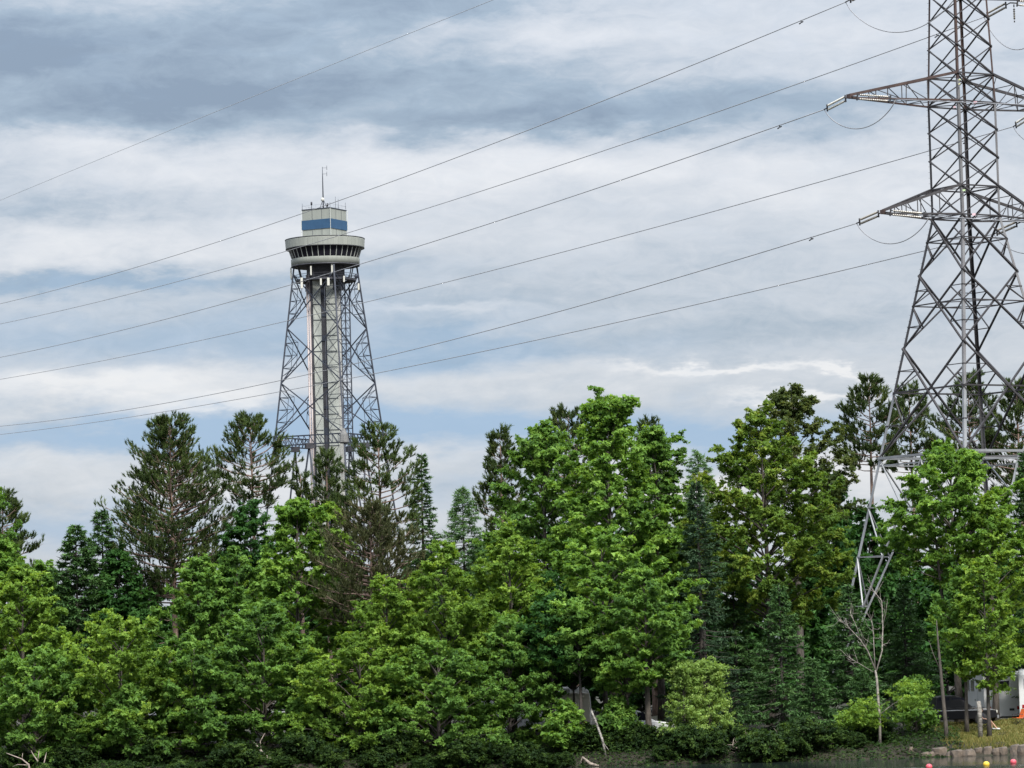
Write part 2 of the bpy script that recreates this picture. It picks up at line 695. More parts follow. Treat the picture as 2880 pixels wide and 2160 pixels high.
def build_tower():
    # --- round cabin
    R0, R1, R2 = 112.4 * PXM, 104.0 * PXM, 96.5 * PXM
    z_rt = tz(661.5, -R0); z_rb = tz(687, -R0)
    z_wt = z_rb + 0.15; z_wb = tz(719, -R2); z_lb = tz(738.5, -R2)
    mb = MB().lathe([(0.5, z_rt + 0.02 - TZ0), (R0 - 0.35, z_rt - TZ0), (R0, z_rt - 0.02 - TZ0), (R0, z_rt - 0.35 - TZ0), (R0 - 0.12, z_rb + 0.1 - TZ0),
                     (R0 - 0.12, z_rb - TZ0), (R1 - 0.6, z_rb - 0.003 - TZ0)], n=72)
    mb.build('roof_fascia', clad, tower)
    jn = MB()
    for k in range(48):
        th = 2 * math.pi * k / 48
        c_, s_ = math.cos(th), math.sin(th)
        jn.bar(((R0 + 0.004) * c_, (R0 + 0.004) * s_, z_rt - TZ0 - 0.35), ((R0 - 0.11) * c_, (R0 - 0.11) * s_, z_rb - TZ0 + 0.1), 0.03, 0.02, up=(c_, s_, 0))
        jn.bar(((R2 + 0.055) * c_, (R2 + 0.055) * s_, z_wb - TZ0 - 0.1), ((R2 + 0.005) * c_, (R2 + 0.005) * s_, z_lb - TZ0 + 0.06), 0.03, 0.02, up=(c_, s_, 0))
    tag(jn.build('panel_joints', mat('joint_grey', (0.16, 0.17, 0.16), 0.7), tower), kind='stuff')
    MB().lathe([(R0 + 0.02, z_rt - TZ0 - 0.10), (R0 + 0.06, z_rt - TZ0 - 0.10), (R0 + 0.06, z_rt - TZ0 + 0.06), (R0 - 0.3, z_rt - TZ0 + 0.06)], n=72).build('roof_edge', steel_dk, tower)
    MB().lathe([(R0 - 0.14, z_rb - TZ0 - 0.14), (R0 - 0.05, z_rb - TZ0 - 0.13), (R0 - 0.05, z_rb - TZ0 - 0.02), (R0 - 0.14, z_rb - TZ0 - 0.02)], n=72).build('fascia_trim', steel_dk, tower)
    MB().lathe([(R2 + 0.02, z_wb - TZ0), (R2 + 0.06, z_wb - TZ0 - 0.1), (R2, z_lb - TZ0), (R2 - 0.4, z_lb - TZ0 - 0.005), (0.5, z_lb - TZ0 - 0.02)], n=72).build('lower_wall', clad, tower)
    MB().lathe([(R2 + 0.04, z_lb - TZ0 - 0.12), (R2 + 0.06, z_lb - TZ0 + 0.06), (R2 - 0.01, z_lb - TZ0 + 0.06), (R2 - 0.01, z_lb - TZ0 - 0.12)], n=72).build('wall_trim', steel_dk, tower)
    MB().lathe([(0.5, z_lb - TZ0 - 0.125), (R2 - 0.05, z_lb - TZ0 - 0.12)], n=48).build('soffit', dark_in, tower)
    # --- slanted windows: panes and mullions, one object each
    N = 36
    a0 = math.atan2(tf[1], tf[0]) + R_(4)
    ra, rb = R1, R2 - 0.25
    for k in range(N):
        t0, t1 = a0 + 2 * math.pi * k / N, a0 + 2 * math.pi * (k + 1) / N
        c0, s0, c1, s1 = math.cos(t0), math.sin(t0), math.cos(t1), math.sin(t1)
        zt, zb = z_wt - TZ0, z_wb - TZ0 - 0.02
        p = MB()
        th = 0.05
        o = [(ra * c0, ra * s0, zt), (ra * c1, ra * s1, zt), (rb * c1, rb * s1, zb), (rb * c0, rb * s0, zb)]
        i_ = [(x * (1 - th / ra), y * (1 - th / ra), z) for x, y, z in o]
        p.add(o + i_, [(0, 1, 2, 3), (7, 6, 5, 4), (0, 4, 5, 1), (1, 5, 6, 2), (2, 6, 7, 3), (3, 7, 4, 0)])
        p.build('window_pane', glass_t, tower)
        MB().bar((ra * 1.004 * c0, ra * 1.004 * s0, zt), (rb * 1.004 * c0, rb * 1.004 * s0, zb), 0.12, 0.14, up=(c0, s0, 0)).build('mullion', clad_trim, tower)
    MB().lathe([(R2 - 0.7, z_wb - TZ0 + 0.9), (R2 - 0.62, z_wb - TZ0 + 0.95), (R2 - 0.7, z_wb - TZ0 + 1.0)], n=48).build('window_rail', steel_b, tower)
    # --- square head house with blue band, its corner towards the river
    d = 64.4 * PXM
    zt, zb = tz(584.5, -d), tz(664, -d) - 0.5
    zb1, zb2 = tz(614, -d), tz(640.5, -d)

    def square(dd, z):
        return [tp(-dd, 0, z), tp(0, dd, z), tp(dd, 0, z), tp(0, -dd, z)]

    def sq_wall(name, dd, za, zc, m_):
        MB().add(square(dd, za) + square(dd, zc), [(0, 1, 5, 4), (1, 2, 6, 5), (2, 3, 7, 6), (3, 0, 4, 7), (4, 5, 6, 7), (3, 2, 1, 0)]).build(name, m_, tower)
    sq_wall('head_house_wall', d, zb, zt, clad)
    sq_wall('blue_band', d + 0.22, zb2, zb1, blue_band)
    sq_wall('parapet_cap', d + 0.14, zt - 0.02, zt + 0.16, steel_b)
    for a, b in ((-d, 0), (0, d), (d, 0)):
        s_ = 1.047
        MB().bar(tp(a * s_, b * s_, zb), tp(a * s_, b * s_, zt), 0.10).build('corner_post', clad_trim, tower)
    for t_ in (0.36, 0.7):
        for (p0, p1) in (((-d, 0), (0, d)), ((0, d), (d, 0))):
            q = np.array(p0) * (1 - t_) + np.array(p1) * t_
            q = q * 1.004
            MB().bar(tp(q[0], q[1], zb), tp(q[0], q[1], zt), 0.06).build('wall_joint', steel_b, tower)
    # --- roof aerials
    zr = zt + 0.16 - TZ0

    def rp(px, py, depth=0.0):
        p = at(px, py, T_Y + depth)
        return (p[0] - TX, p[1] - TY, p[2] - TZ0)
    mast = MB()
    ax, ay, _ = rp(909, 570)
    ztop = rp(909, 469)[2]
    zmid = rp(909, 500)[2]
    mast.tube([(ax, ay, zr), (ax, ay, zmid), (ax, ay, ztop)], [0.16, 0.10, 0.05], 8)
    for k in range(3):
        th = 2.1 * k + 0.5
        mast.tube([(ax + 1.1 * math.cos(th), ay + 1.1 * math.sin(th), zr), (ax, ay, zr + 2.6)], 0.07, 6)
    mast.build('antenna_mast', steel_b, tower)
    MB().lathe([(0.05, rp(909, 556)[2]), (0.36, rp(909, 558)[2]), (0.36, rp(909, 565)[2]), (0.05, rp(909, 567)[2])], (ax - 0.1, ay - 0.3), 12).build('mast_lamp', white_ant, tower)
    dip = MB()
    for py in (472, 489):
        q = rp(919, py)
        dip.tube([(ax, ay, q[2]), (q[0], ay, q[2])], 0.035, 5)
        dip.tube([(q[0], ay, q[2] - 0.5), (q[0], ay, q[2] + 0.5)], 0.05, 5)
    dip.build('dipole_aerial', steel_b, tower)
    for px, py, w in ((850, 573, 0.04), (943, 553, 0.04), (951, 560, 0.04), (971, 570, 0.04), (928, 568, 0.04)):
        q = rp(px, py)
        MB().tube([(q[0], q[1], zr), (q[0], q[1], q[2])], w, 5).build('whip_aerial', steel_b, tower)
    for px, py in ((876, 573), (921, 577)):
        q = rp(px, py)
        MB().lathe([(0.06, zr), (0.06, q[2] - 0.3), (0.2, q[2] - 0.3), (0.2, q[2] + 0.35), (0.02, q[2] + 0.5)], (q[0], q[1]), 10).build('warning_light', steel_dk, tower)
    rail = MB()
    for (p0, p1) in (((-d, 0), (0, d)), ((0, d), (d, 0)), ((d, 0), (0, -d)), ((0, -d), (-d, 0))):
        a_, b_ = tp(p0[0], p0[1], zt + 1.0), tp(p1[0], p1[1], zt + 1.0)
        rail.bar(a_, b_, 0.02)
        for t_ in (0, 0.25, 0.5, 0.75):
            q = a_ * (1 - t_) + b_ * t_
            rail.bar(q - np.array((0, 0, 0.9)), q, 0.018)
    rail.build('roof_railing', steel_b, tower)
    # --- equipment deck below the cabin
    zd = tz(779, -80 * PXM)
    deck = MB()
    Rd = 86 * PXM
    deck.lathe([(Rd - 1.7, zd - TZ0), (Rd, zd - TZ0), (Rd, zd - TZ0 - 0.45), (Rd - 1.7, zd - TZ0 - 0.45), (Rd - 1.7, zd - TZ0)], n=32, smooth=False)
    deck.build('equipment_deck', steel_dk, tower)
    MB().lathe([(4.3, z_lb - TZ0 - 0.1), (4.3, zd - TZ0 - 0.3), (0.3, zd - TZ0 - 0.31)], n=10, smooth=False).build('plant_room', dark_in, tower)
    for k in range(3):
        th = a0 + 0.5 + 1.9 * k
        MB().box((3.6 * math.cos(th), 3.6 * math.sin(th), zd - TZ0 - 1.5), (2.0, 2.0, 2.2), th).build('equipment_box', steel_dk, tower)
    dr = MB()
    for zz in (0.5, 1.05):
        pts = [(Rd * math.cos(t), Rd * math.sin(t), zd - TZ0 + zz) for t in np.linspace(0, 2 * math.pi, 33)]
        dr.tube(pts, 0.05, 4)
    for k in range(16):
        th = 2 * math.pi * k / 16
        dr.bar((Rd * math.cos(th), Rd * math.sin(th), zd - TZ0), (Rd * math.cos(th), Rd * math.sin(th), zd - TZ0 + 1.05), 0.06)
    dr.build('deck_railing', steel_dk, tower)
    for k in range(8):
        th = a0 + 2 * math.pi * k / 8
        MB().bar((5.9 * math.cos(th), 5.9 * math.sin(th), zd - TZ0), (6.6 * math.cos(th), 6.6 * math.sin(th), z_lb - TZ0 - 0.1), 0.22).build('deck_hanger', steel_dk, tower)
    for px, y0, y1, w, dep in ((934, 741, 770, 6.5, -6.9), (874, 748, 774, 4, -6.7), (848, 781, 811, 6.5, -6.6), (902, 783, 802, 5, -7.0), (923, 781, 803, 7, -7.0),
                               (967, 776, 793, 4.5, -5.8), (818, 753, 784, 4, -1.2), (1008, 797, 816, 5, -1.0)):
        p0, p1 = rp(px, y0, dep), rp(px, y1, dep)
        zc, h = (p0[2] + p1[2]) / 2, p0[2] - p1[2]
        MB().box((p0[0], p0[1], zc), (w * PXM, 0.3, h), T_ROT).build('panel_antenna', white_ant, tower, bevel=0.04)
        MB().tube([(p0[0], p0[1] + 0.35, zc - h * 0.6), (p0[0], p0[1] + 0.35, zc + h * 0.55)], 0.07, 5).build('antenna_pole', steel_dk, tower)
    for px, py, r in ((1003, 776, 0.55), (907, 764, 0.3)):
        q = rp(px, py, -3.5)
        b = MB()
        b.lathe([(0.02, 0.22), (r * 0.6, 0.1), (r, 0), (r * 0.98, -0.06), (0.02, 0.1)], n=14)
        o = b.build('dish_antenna', steel_b, tower)
        o.location = q
        o.rotation_euler = (R_(80), 0, R_(20))
    # --- four lattice legs
    zt_l, zb_l = tz(745), tz(1232)
    h0, h1 = 88 * PXM / 0.968, 152.5 * PXM / 0.968

    def hw(z):
        return h0 + (h1 - h0) * (zt_l - z) / (zt_l - zb_l)
    zg = TZ0
    CORN = [(-1, 0), (0, 1), (1, 0), (0, -1)]

    def cp(k, z):
        a, b = CORN[k % 4]
        return tp(a * hw(z), b * hw(z), z)
    for k in range(4):
        MB().bar(cp(k, zt_l), cp(k, zg), 0.34).build('leg', steel_b, tower)
        g = cp(k, zg)
        MB().box((g[0], g[1], 0.2), (2.0, 2.0, 1.2), T_ROT).build('footing', mat('concrete', (0.36, 0.35, 0.33), 0.9, var=0.15), tower)
    nodes = [tz(y) for y in (772, 924, 1078, 1228)]
    red = [MB() for _ in range(4)]
    for f in range(4):
        for i in range(3):
            z0, z1 = nodes[i], nodes[i + 1]
            MB().bar(cp(f, z0), cp(f + 1, z1), 0.21).build('brace', steel_b, tower)
            MB().bar(cp(f + 1, z0), cp(f, z1), 0.21).build('brace', steel_b, tower)
            # secondary lattice beside each leg
            for (k, o) in ((f, f + 1), (f + 1, f)):
                zs = z0 + (z1 - z0) * np.array([0.27, 0.50, 0.73])
                es = []
                for zc in zs:
                    lg, tgt = cp(k, zc), cp(o, zc)
                    es.append(lg * 0.76 + tgt * 0.24)
                    red[f].bar(lg, es[-1], 0.13)
                red[f].bar(es[0], es[1], 0.10); red[f].bar(es[1], es[2], 0.10)
                red[f].bar(cp(k, zs[0]), es[1], 0.12); red[f].bar(cp(k, zs[2]), es[1], 0.12)
                red[f].bar(es[0], cp(k, z0 + (z1 - z0) * 0.12), 0.09); red[f].bar(es[2], cp(k, z0 + (z1 - z0) * 0.88), 0.09)
    for f in range(4):
        o = red[f].build('lattice', steel_b, tower)
        tag(o, kind='stuff')
    # girder ring at the foot of the lattice
    zc = tz(1240)
    gtop, gbot = zc + 0.9, zc - 1.1
    for f in range(4):
        g = MB()
        pa, pb = cp(f, gtop), cp(f + 1, gtop)
        qa, qb = cp(f, gbot), cp(f + 1, gbot)
        g.bar(pa, pb, 0.28); g.bar(qa, qb, 0.28)
        n = 12
        for j in range(n):
            t0, t1 = j / n, (j + 1) / n
            a_, b_ = pa * (1 - t0) + pb * t0, qa * (1 - t1) + qb * t1
            g.bar(a_, b_, 0.13)
            g.bar(pa * (1 - t1) + pb * t1, b_, 0.13)
        g.build('girder', steel_b, tower)
        mid = (qa + qb) / 2
        MB().box((mid[0], mid[1], mid[2] - 0.4), (1.7, 1.7, 1.2), T_ROT).build('bearing', steel_dk, tower)
        for k in (f, f + 1):
            c = cp(k, zg)
            foot = mid * 0.45 + c * 0.55
            foot[2] = 0.0
            MB().bar(mid - np.array((0, 0, 0.4)), foot, 0.36).build('strut', steel_b, tower)
    gus = cp(1, zc + 0.6)
    MB().lathe([(0.2, gus[2] + 1.4), (0.9, gus[2]), (1.1, gus[2] - 1.7), (0.8, gus[2] - 2.0)], (gus[0], gus[1]), 8, smooth=False).build('gusset', mat('weathered_grey', (0.13, 0.13, 0.13), 0.7, var=0.25), tower)
    # --- lift shaft
    sh = empty('lift_shaft', (0, 0, 0))
    sh.parent = tower
    ztop = zd - TZ0 + 1.0
    wpx = PXM

    shaft_c = mat('shaft_panel', (0.34, 0.36, 0.335), 0.6, color2=(0.285, 0.305, 0.285), vscale=0.4, vstretch=(1.5, 1.5, 0.12))

    def shaft_x(px):      # pixel columns measured at y=1000, where the axis stands at x=921
        return (px - 921 - 0) * wpx
    front = 2.7
    for name, x0, x1, yb, m_ in (('shaft_panel', 885, 907, 0.0, shaft_c), ('shaft_panel', 922, 951, 0.0, shaft_c)):
        MB().box(((shaft_x(x0) + shaft_x(x1)) / 2, -front + 1.4, ztop / 2), (shaft_x(x1) - shaft_x(x0), 2.8, ztop)).build(name, m_, sh)
    MB().box((shaft_x(914.5), -front + 1.9, ztop / 2), (shaft_x(924) - shaft_x(905), 2.6, ztop)).build('lift_slot', steel_dk, sh)
    MB().box((shaft_x(955), -front + 2.6, ztop / 2), (0.9, 2.6, ztop)).build('side_panel', mat('shaft_side', (0.33, 0.335, 0.33), 0.7, var=0.1), sh)
    zq = np.linspace(2, ztop - 4, 17)
    for k, z in enumerate(zq):
        MB().box((shaft_x(914), -front + 0.5, z), (shaft_x(922) - shaft_x(907) - 0.1, 0.2, 0.6 if k % 2 else 1.3)).build('landing_panel', steel_b, sh)
    for px, m_, r in ((869, pipe_m, 0.22), (875.5, pipe_m, 0.22)):
        MB().tube([(shaft_x(px), -front + 0.2, 0), (shaft_x(px), -front + 0.2, ztop)], r, 8).build('rail_pipe', m_, sh)
    MB().box((shaft_x(880.5), -front + 0.8, ztop / 2), (0.62, 1.2, ztop)).build('cable_trunk', steel_dk, sh)
    brc = MB()
    zs = np.arange(1.0, ztop, 3.55)
    for j in range(len(zs) - 1):
        for xa, xb in ((884, 907), (922, 950)):
            A, B = shaft_x(xa), shaft_x(xb)
            y = -front - 0.12
            brc.bar((A, y, zs[j]), (B, y, zs[j]), 0.09)
            brc.bar((A, y, zs[j]), (B, y, zs[j + 1]), 0.06) if j % 2 else brc.bar((B, y, zs[j]), (A, y, zs[j + 1]), 0.06)
    tag(brc.build('shaft_lattice', steel_b, sh), kind='stuff')
    # --- slender stair tower behind the shaft
    st = MB()
    X0, X1, y0, y1 = shaft_x(960), shaft_x(985), 1.6, 3.6
    for x in (X0, (X0 + X1) / 2, X1):
        for y in (y0, y1):
            st.bar((x, y, 0), (x, y, ztop), 0.17)
    for j, z in enumerate(np.arange(0.5, ztop, 1.75)):
        st.bar((X0, y0, z), (X1, y0, z), 0.12); st.bar((X0, y1, z), (X1, y1, z), 0.1)
        st.bar((X0, y0, z), ((X0 + X1) / 2, y0, z + 1.75), 0.09)
        st.bar((X1, y0, z), ((X0 + X1) / 2, y0, z + 1.75), 0.09)
    tag(st.build('stair_tower', steel_b, tower), kind='stuff')
    MB().box((shaft_x(935), 0.5, 7.0), (6.2, 5.0, 14.0)).build('base_hall', clad, tower)


build_tower()

# ------------------------------------------------------------------ pylon
P_Y = 260.0
p_ref = at(2704.7, 295, P_Y)
PX, PY = p_ref[0], p_ref[1]
PZ0 = float(gz(PX, PY)) - 0.2
P_TH = R_(13.25)
# corner directions: left, front, right, back
PC = [np.array([-math.cos(P_TH), math.sin(P_TH)]), np.array([-math.sin(P_TH), -math.cos(P_TH)]),
      np.array([math.cos(P_TH), -math.sin(P_TH)]), np.array([math.sin(P_TH), math.cos(P_TH)])]
ARM = (PC[0] + PC[1]) / math.sqrt(2)       # left arms
LINE = np.array([-0.37, 0.93])             # the line runs away to the left
LINE2 = np.array([0.82, -0.57])            # and leaves to the right, past the camera
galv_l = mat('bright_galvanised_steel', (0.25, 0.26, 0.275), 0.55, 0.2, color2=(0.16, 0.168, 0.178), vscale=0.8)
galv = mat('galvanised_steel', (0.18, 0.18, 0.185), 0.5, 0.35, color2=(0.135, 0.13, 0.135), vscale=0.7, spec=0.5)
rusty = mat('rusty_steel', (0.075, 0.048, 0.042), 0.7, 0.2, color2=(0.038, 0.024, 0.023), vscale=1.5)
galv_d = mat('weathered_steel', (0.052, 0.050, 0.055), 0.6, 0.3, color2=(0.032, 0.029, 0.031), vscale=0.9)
wire_m = mat('conductor', (0.30, 0.30, 0.31), 0.5, 0.5)
ins_m = mat('porcelain', (0.22, 0.20, 0.17), 0.25, spec=0.6)
ins_w = mat('pale_porcelain', (0.42, 0.41, 0.37), 0.25, spec=0.6)

pylon = tag(empty('transmission_pylon', (PX, PY, PZ0)), 'tall steel lattice pylon with crossarms carrying the power lines', 'pylon')


def pz(py):
    """height of a level whose ring is centred on this pixel row"""
    lo, hi = -20.0, 90.0
    for _ in range(40):
        mid = (lo + hi) / 2
        d = np.array([PX, PY, mid]) - CAM
        y = 1080 - F * (d @ CU) / (d @ _f0)
        if y > py: lo = mid
        else: hi = mid
    return (lo + hi) / 2


def project(p):
    d = np.array(p, float) - CAM
    k = d @ _f0
    return 1440 + F * (d @ CR) / k, 1080 - F * (d @ CU) / k


LV = {'top': pz(-270), 'a1t': pz(-95), 'a1b': pz(-17), 'n1': pz(59), 'n2': pz(136), 'a2t': pz(216), 'a2b': pz(295),
      'n3': pz(370), 'n4': pz(449), 'a3t': pz(530), 'a3b': pz(612), 'b1': pz(769), 'b2': pz(972), 'ring1': pz(1096), 'ring2': pz(1279)}
TIPS = {}


def build_pylon():
    pw = P_Y / F
    hz = [PZ0, LV['ring2'], LV['a3b'], LV['a2b'], LV['top'] + 0.1]
    slope = (271.0 - 97.5) * pw / (LV['a3b'] - LV['ring2'])
    hv = [271 * pw + slope * (LV['ring2'] - PZ0), 271 * pw, 97.5 * pw, 97 * pw, 70 * pw]

    def hd(z):
        return np.interp(z, hz, hv)

    def cp(k, z):
        c = PC[k % 4] * hd(z)
        return np.array([c[0], c[1], z - PZ0])

    def inward(k):
        return np.array([-PC[k % 4][0], -PC[k % 4][1], 0])
    # legs, in the painted (rusty) upper and galvanised lower lengths
    for k in range(4):
        lg = empty('leg', (0, 0, 0))
        lg.parent = pylon
        cut = LV['a2b'] + (1.6 if k == 1 else 0.0)
        MB().angle(cp(k, cut), cp(k, LV['top']), 0.15, inward(k)).build('upper_length', rusty, lg)
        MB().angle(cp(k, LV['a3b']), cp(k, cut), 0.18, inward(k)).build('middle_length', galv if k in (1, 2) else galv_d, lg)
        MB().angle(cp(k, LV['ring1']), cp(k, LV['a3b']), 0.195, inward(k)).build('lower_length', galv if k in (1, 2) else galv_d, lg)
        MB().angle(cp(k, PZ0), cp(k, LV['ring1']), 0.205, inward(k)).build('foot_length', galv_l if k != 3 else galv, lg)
        g = cp(k, PZ0)
        MB().lathe([(0.5, -0.3), (0.5, 0.5), (0.1, 0.55)], (g[0], g[1]), 12).build('footing', mat('concrete', (0.36, 0.35, 0.33), 0.9), lg)
    step = MB()
    for z in np.arange(6, LV['top'] - PZ0, 0.42):
        p = cp(0, z + PZ0)
        step.bar(p, p + np.array([-0.10, 0.02, 0]), 0.016)
    tag(step.build('step_bolts', galv_d, pylon), kind='stuff')

    def br(p, q, w=0.12, m_=None, name='brace'):
        p, q = np.array(p), np.array(q)
        MB().bar(p, q, w, w * 0.75).build(name, m_ or galv_d, pylon)
    # body panels with crossed braces
    seq = ['a1t', 'a1b', 'n1', 'n2', 'a2t', 'a2b', 'n3', 'n4', 'a3t', 'a3b']
    for a, b in zip(seq[:-1], seq[1:]):
        z0, z1 = LV[a], LV[b]
        for f in range(4):
            nrm = (PC[f] + PC[(f + 1) % 4]) / math.sqrt(2) * 0.05
            o = np.array([nrm[0], nrm[1], 0])
            br(cp(f, z0) + o, cp(f + 1, z1) + o, 0.13 if f == 1 else 0.105)
            br(cp(f + 1, z0) - o, cp(f, z1) - o, 0.09)
    z0, z1 = LV['top'], LV['a1t']
    for f in range(4):
        br(cp(f, z0), cp(f + 1, z1)); br(cp(f + 1, z0), cp(f, z1))
    for lv in ('top', 'a1t', 'a1b', 'a2t', 'a2b', 'a3t', 'a3b'):
        for f in range(4):
            br(cp(f, LV[lv]), cp(f + 1, LV[lv]), 0.13, name='ring_strut')
        for f in (0, 1):
            br(cp(f, LV[lv]) - np.array((0, 0, .08 * f)), cp(f + 2, LV[lv]) - np.array((0, 0, .08 * f)), 0.08, name='ring_strut')
    # splayed lower part
    def X(za, zb, w):
        for f in range(4):
            nrm = (PC[f] + PC[(f + 1) % 4]) / math.sqrt(2) * 0.06
            o = np.array([nrm[0], nrm[1], 0])
            br(cp(f, za) + o, cp(f + 1, zb) + o, w)
            br(cp(f + 1, za) - o, cp(f, zb) - o, w)
    X(LV['a3b'], LV['b1'], 0.135)
    X(LV['b1'], LV['b2'], 0.135)
    X(LV['b2'], LV['ring2'], 0.15)

    def crossing(za, zb):
        wa, wb = hd(za), hd(zb)
        t = wa / (wa + wb)
        return za + (zb - za) * t
    for za, zb in ((LV['a3b'], LV['b1']), (LV['b1'], LV['b2'])):
        zc = crossing(za, zb)
        for f in range(4):
            br(cp(f, zc), cp(f + 1, zc), 0.11, name='ring_strut')
            br(cp(f, zc) * 0.5 + cp(f + 1, zc) * 0.5, cp(f + 1, zc) * 0.5 + cp(f + 2, zc) * 0.5, 0.08, name='ring_strut')
    for f in range(4):
        br(cp(f, LV['ring1']), cp(f + 1, LV['ring1']), 0.15, name='ring_strut')
        br(cp(f, LV['ring2']), cp(f + 1, LV['ring2']), 0.24, galv_l, name='ring_girder')
        br(cp(f, LV['ring2']) - np.array((0, 0, 0.55)), cp(f + 1, LV['ring2']) - np.array((0, 0, 0.55)), 0.14, galv_l, name='ring_girder')
        m0 = (cp(f, LV['ring2']) + cp(f + 1, LV['ring2'])) / 2
        m1 = (cp(f + 1, LV['ring2']) + cp(f + 2, LV['ring2'])) / 2
        br(m0, m1, 0.16, galv, name='ring_strut')
        br(m0, m0 - np.array((0, 0, 0.9)), 0.14, galv, name='ring_strut')
    # redundant members between legs and diagonals
    for za, zb in ((LV['a3b'], LV['b1']), (LV['b1'], LV['b2']), (LV['b2'], LV['ring2'])):
        zc = crossing(za, zb)
        for f in range(4):
            for (k, o) in ((f, f + 1), (f + 1, f)):
                up = (cp(k, za) + (cp(o, za) + cp(o, zb)) * 0) 
                ctr = (cp(k, zc) + cp(o, zc)) / 2
                d_up = (cp(k, za) + ctr) / 2
                d_dn = (cp(k, zb) + ctr) / 2
                lm_u, lm_d = cp(k, (za + zc) / 2), cp(k, (zb + zc) / 2)
                br(cp(k, zc), d_up, 0.095, galv_d, 'redundant'); br(cp(k, zc), d_dn, 0.095, galv_d, 'redundant')
                if zb != LV['b1']:
                    br(lm_d, d_dn, 0.085, galv_d, 'redundant')
                    br(lm_u, d_up, 0.075, galv_d, 'redundant')
    # foot panels
    zb_, zt_ = PZ0 + 0.2, LV['ring2']
    for f in range(4):
        m0 = (cp(f, zt_) + cp(f + 1, zt_)) / 2
        for k in (f, f + 1):
            q = cp(k, zb_)
            br(m0 - np.array((0, 0, 0.3)), q, 0.145, galv_l, 'foot_brace')
            for i, t_ in enumerate((0.2, 0.4, 0.6, 0.8)):
                zc = zt_ + (zb_ - zt_) * t_
                dpt = m0 * (1 - t_) + q * t_
                br(cp(k, zc), dpt, 0.10, galv_l, 'redundant')
                z2 = zt_ + (zb_ - zt_) * (t_ - 0.2)
                br(cp(k, z2 if i else zt_), dpt, 0.10, galv_l, 'redundant')
    # crossarms
    def crossarm(side, tip, zt, zb, label=None):
        """side +1: left arm (towards ARM), -1: right arm; tip in world coordinates"""
        ca = empty('crossarm', (0, 0, 0))
        ca.parent = pylon
        ka, kb = (0, 1) if side > 0 else (3, 2)
        T = tip - np.array([PX, PY, PZ0])
        e = np.array([PC[ka][1], -PC[ka][0], 0]) * 0
        ch = MB()
        Tt = T + np.array((0, 0, 0.10)); Tb = T - np.array((0, 0, 0.10))
        for k in (ka, kb):
            ch.bar(cp(k, zt), Tt, 0.15, 0.19)
            ch.bar(cp(k, zb), Tb, 0.14, 0.12)
        ch.build('chord', rusty if side > 0 and zt > LV['n3'] else galv_d, ca)
        MB().bar(T - (T - cp(ka, zb)) * 0.02, T + (T - cp(ka, zb)) * 0.02, 0.34, 0.30).build('tip_plate', rusty, ca)
        wb = MB()
        n = 4
        for j in range(1, n + 1):
            t0, t1 = (j - 1) / n * 0.96, j / n * 0.96
            for k in (ka, kb):
                up = cp(k, zt) * t0 + Tt * (1 - t0) if False else Tt * (1 - t1) + cp(k, zt) * t1
                dn = Tb * (1 - t1) + cp(k, zb) * t1
                dn0 = Tb * (1 - t0) + cp(k, zb) * t0
                up0 = Tt * (1 - t0) + cp(k, zt) * t0
                if j < n: wb.bar(up, dn, 0.06)
                if j > 1: wb.bar(up0, dn, 0.05)
            for (zz, TT) in ((zb, Tb), (zt, Tt)):
                p = TT * (1 - t1) + cp(ka, zz) * t1
                q = TT * (1 - t1) + cp(kb, zz) * t1
                p0 = TT * (1 - t0) + cp(ka, zz) * t0
                if j < n: wb.bar(p, q, 0.05)
                wb.bar(p0, q, 0.045)
        wb.build('web', galv_d, ca)
        return ca
    left = {'a1': (2497, -58), 'a2': (2390, 271), 'a3': (2483, 596)}
    right = {'a1': (2841, 8), 'a2': (2912, 317), 'a3': (2872, 624)}
    for lv in ('a1', 'a2', 'a3'):
        for side, tab in ((1, left), (-1, right)):
            px, py = tab[lv]
            # the arm leaves square to the body: find the depth where pixel and arm direction meet
            d = ray(px, py)
            # solve (CAM + d s).xy = P + ARM*side*t
            A = np.array([[d[0], -ARM[0] * side], [d[1], -ARM[1] * side]])
            s_, t_ = np.linalg.solve(A, np.array([PX - CAM[0], PY - CAM[1]]))
            tip = CAM + d * s_
            TIPS[(lv, side)] = tip
            tip_e = tip.copy()
            if side < 0:
                tip_e[:2] = np.array([PX, PY]) + (tip[:2] - np.array([PX, PY])) * 1.42
                tip_e[2] = LV[lv + 'b'] + 0.15
            crossarm(side, tip_e, LV[lv + 't'], LV[lv + 'b'])
    # small plates riveted to the body
    for px, py, c, w in ((2699, 224, (0.62, 0.66, 0.30), 0.14), (2698, 236, (0.62, 0.62, 0.36), 0.14), (2711, 535, (0.5, 0.66, 0.36), 0.2),
                         (2743, 288, (0.62, 0.38, 0.42), 0.26), (2685, 301, (0.62, 0.42, 0.44), 0.18), (2739, 603, (0.72, 0.5, 0.55), 0.26)):
        q = at(px, py, P_Y - 2.75) - np.array([PX, PY, PZ0])
        MB().box(q, (w, 0.03, w * 0.62), -0.5).build('number_plate', mat('plate_%d' % px, c, 0.5), pylon)
        MB().bar(q + np.array((0, 0.02, 0)), q + np.array((0.1, 0.3, -0.05)), 0.05).build('plate_bracket', galv_d, pylon)


build_pylon()

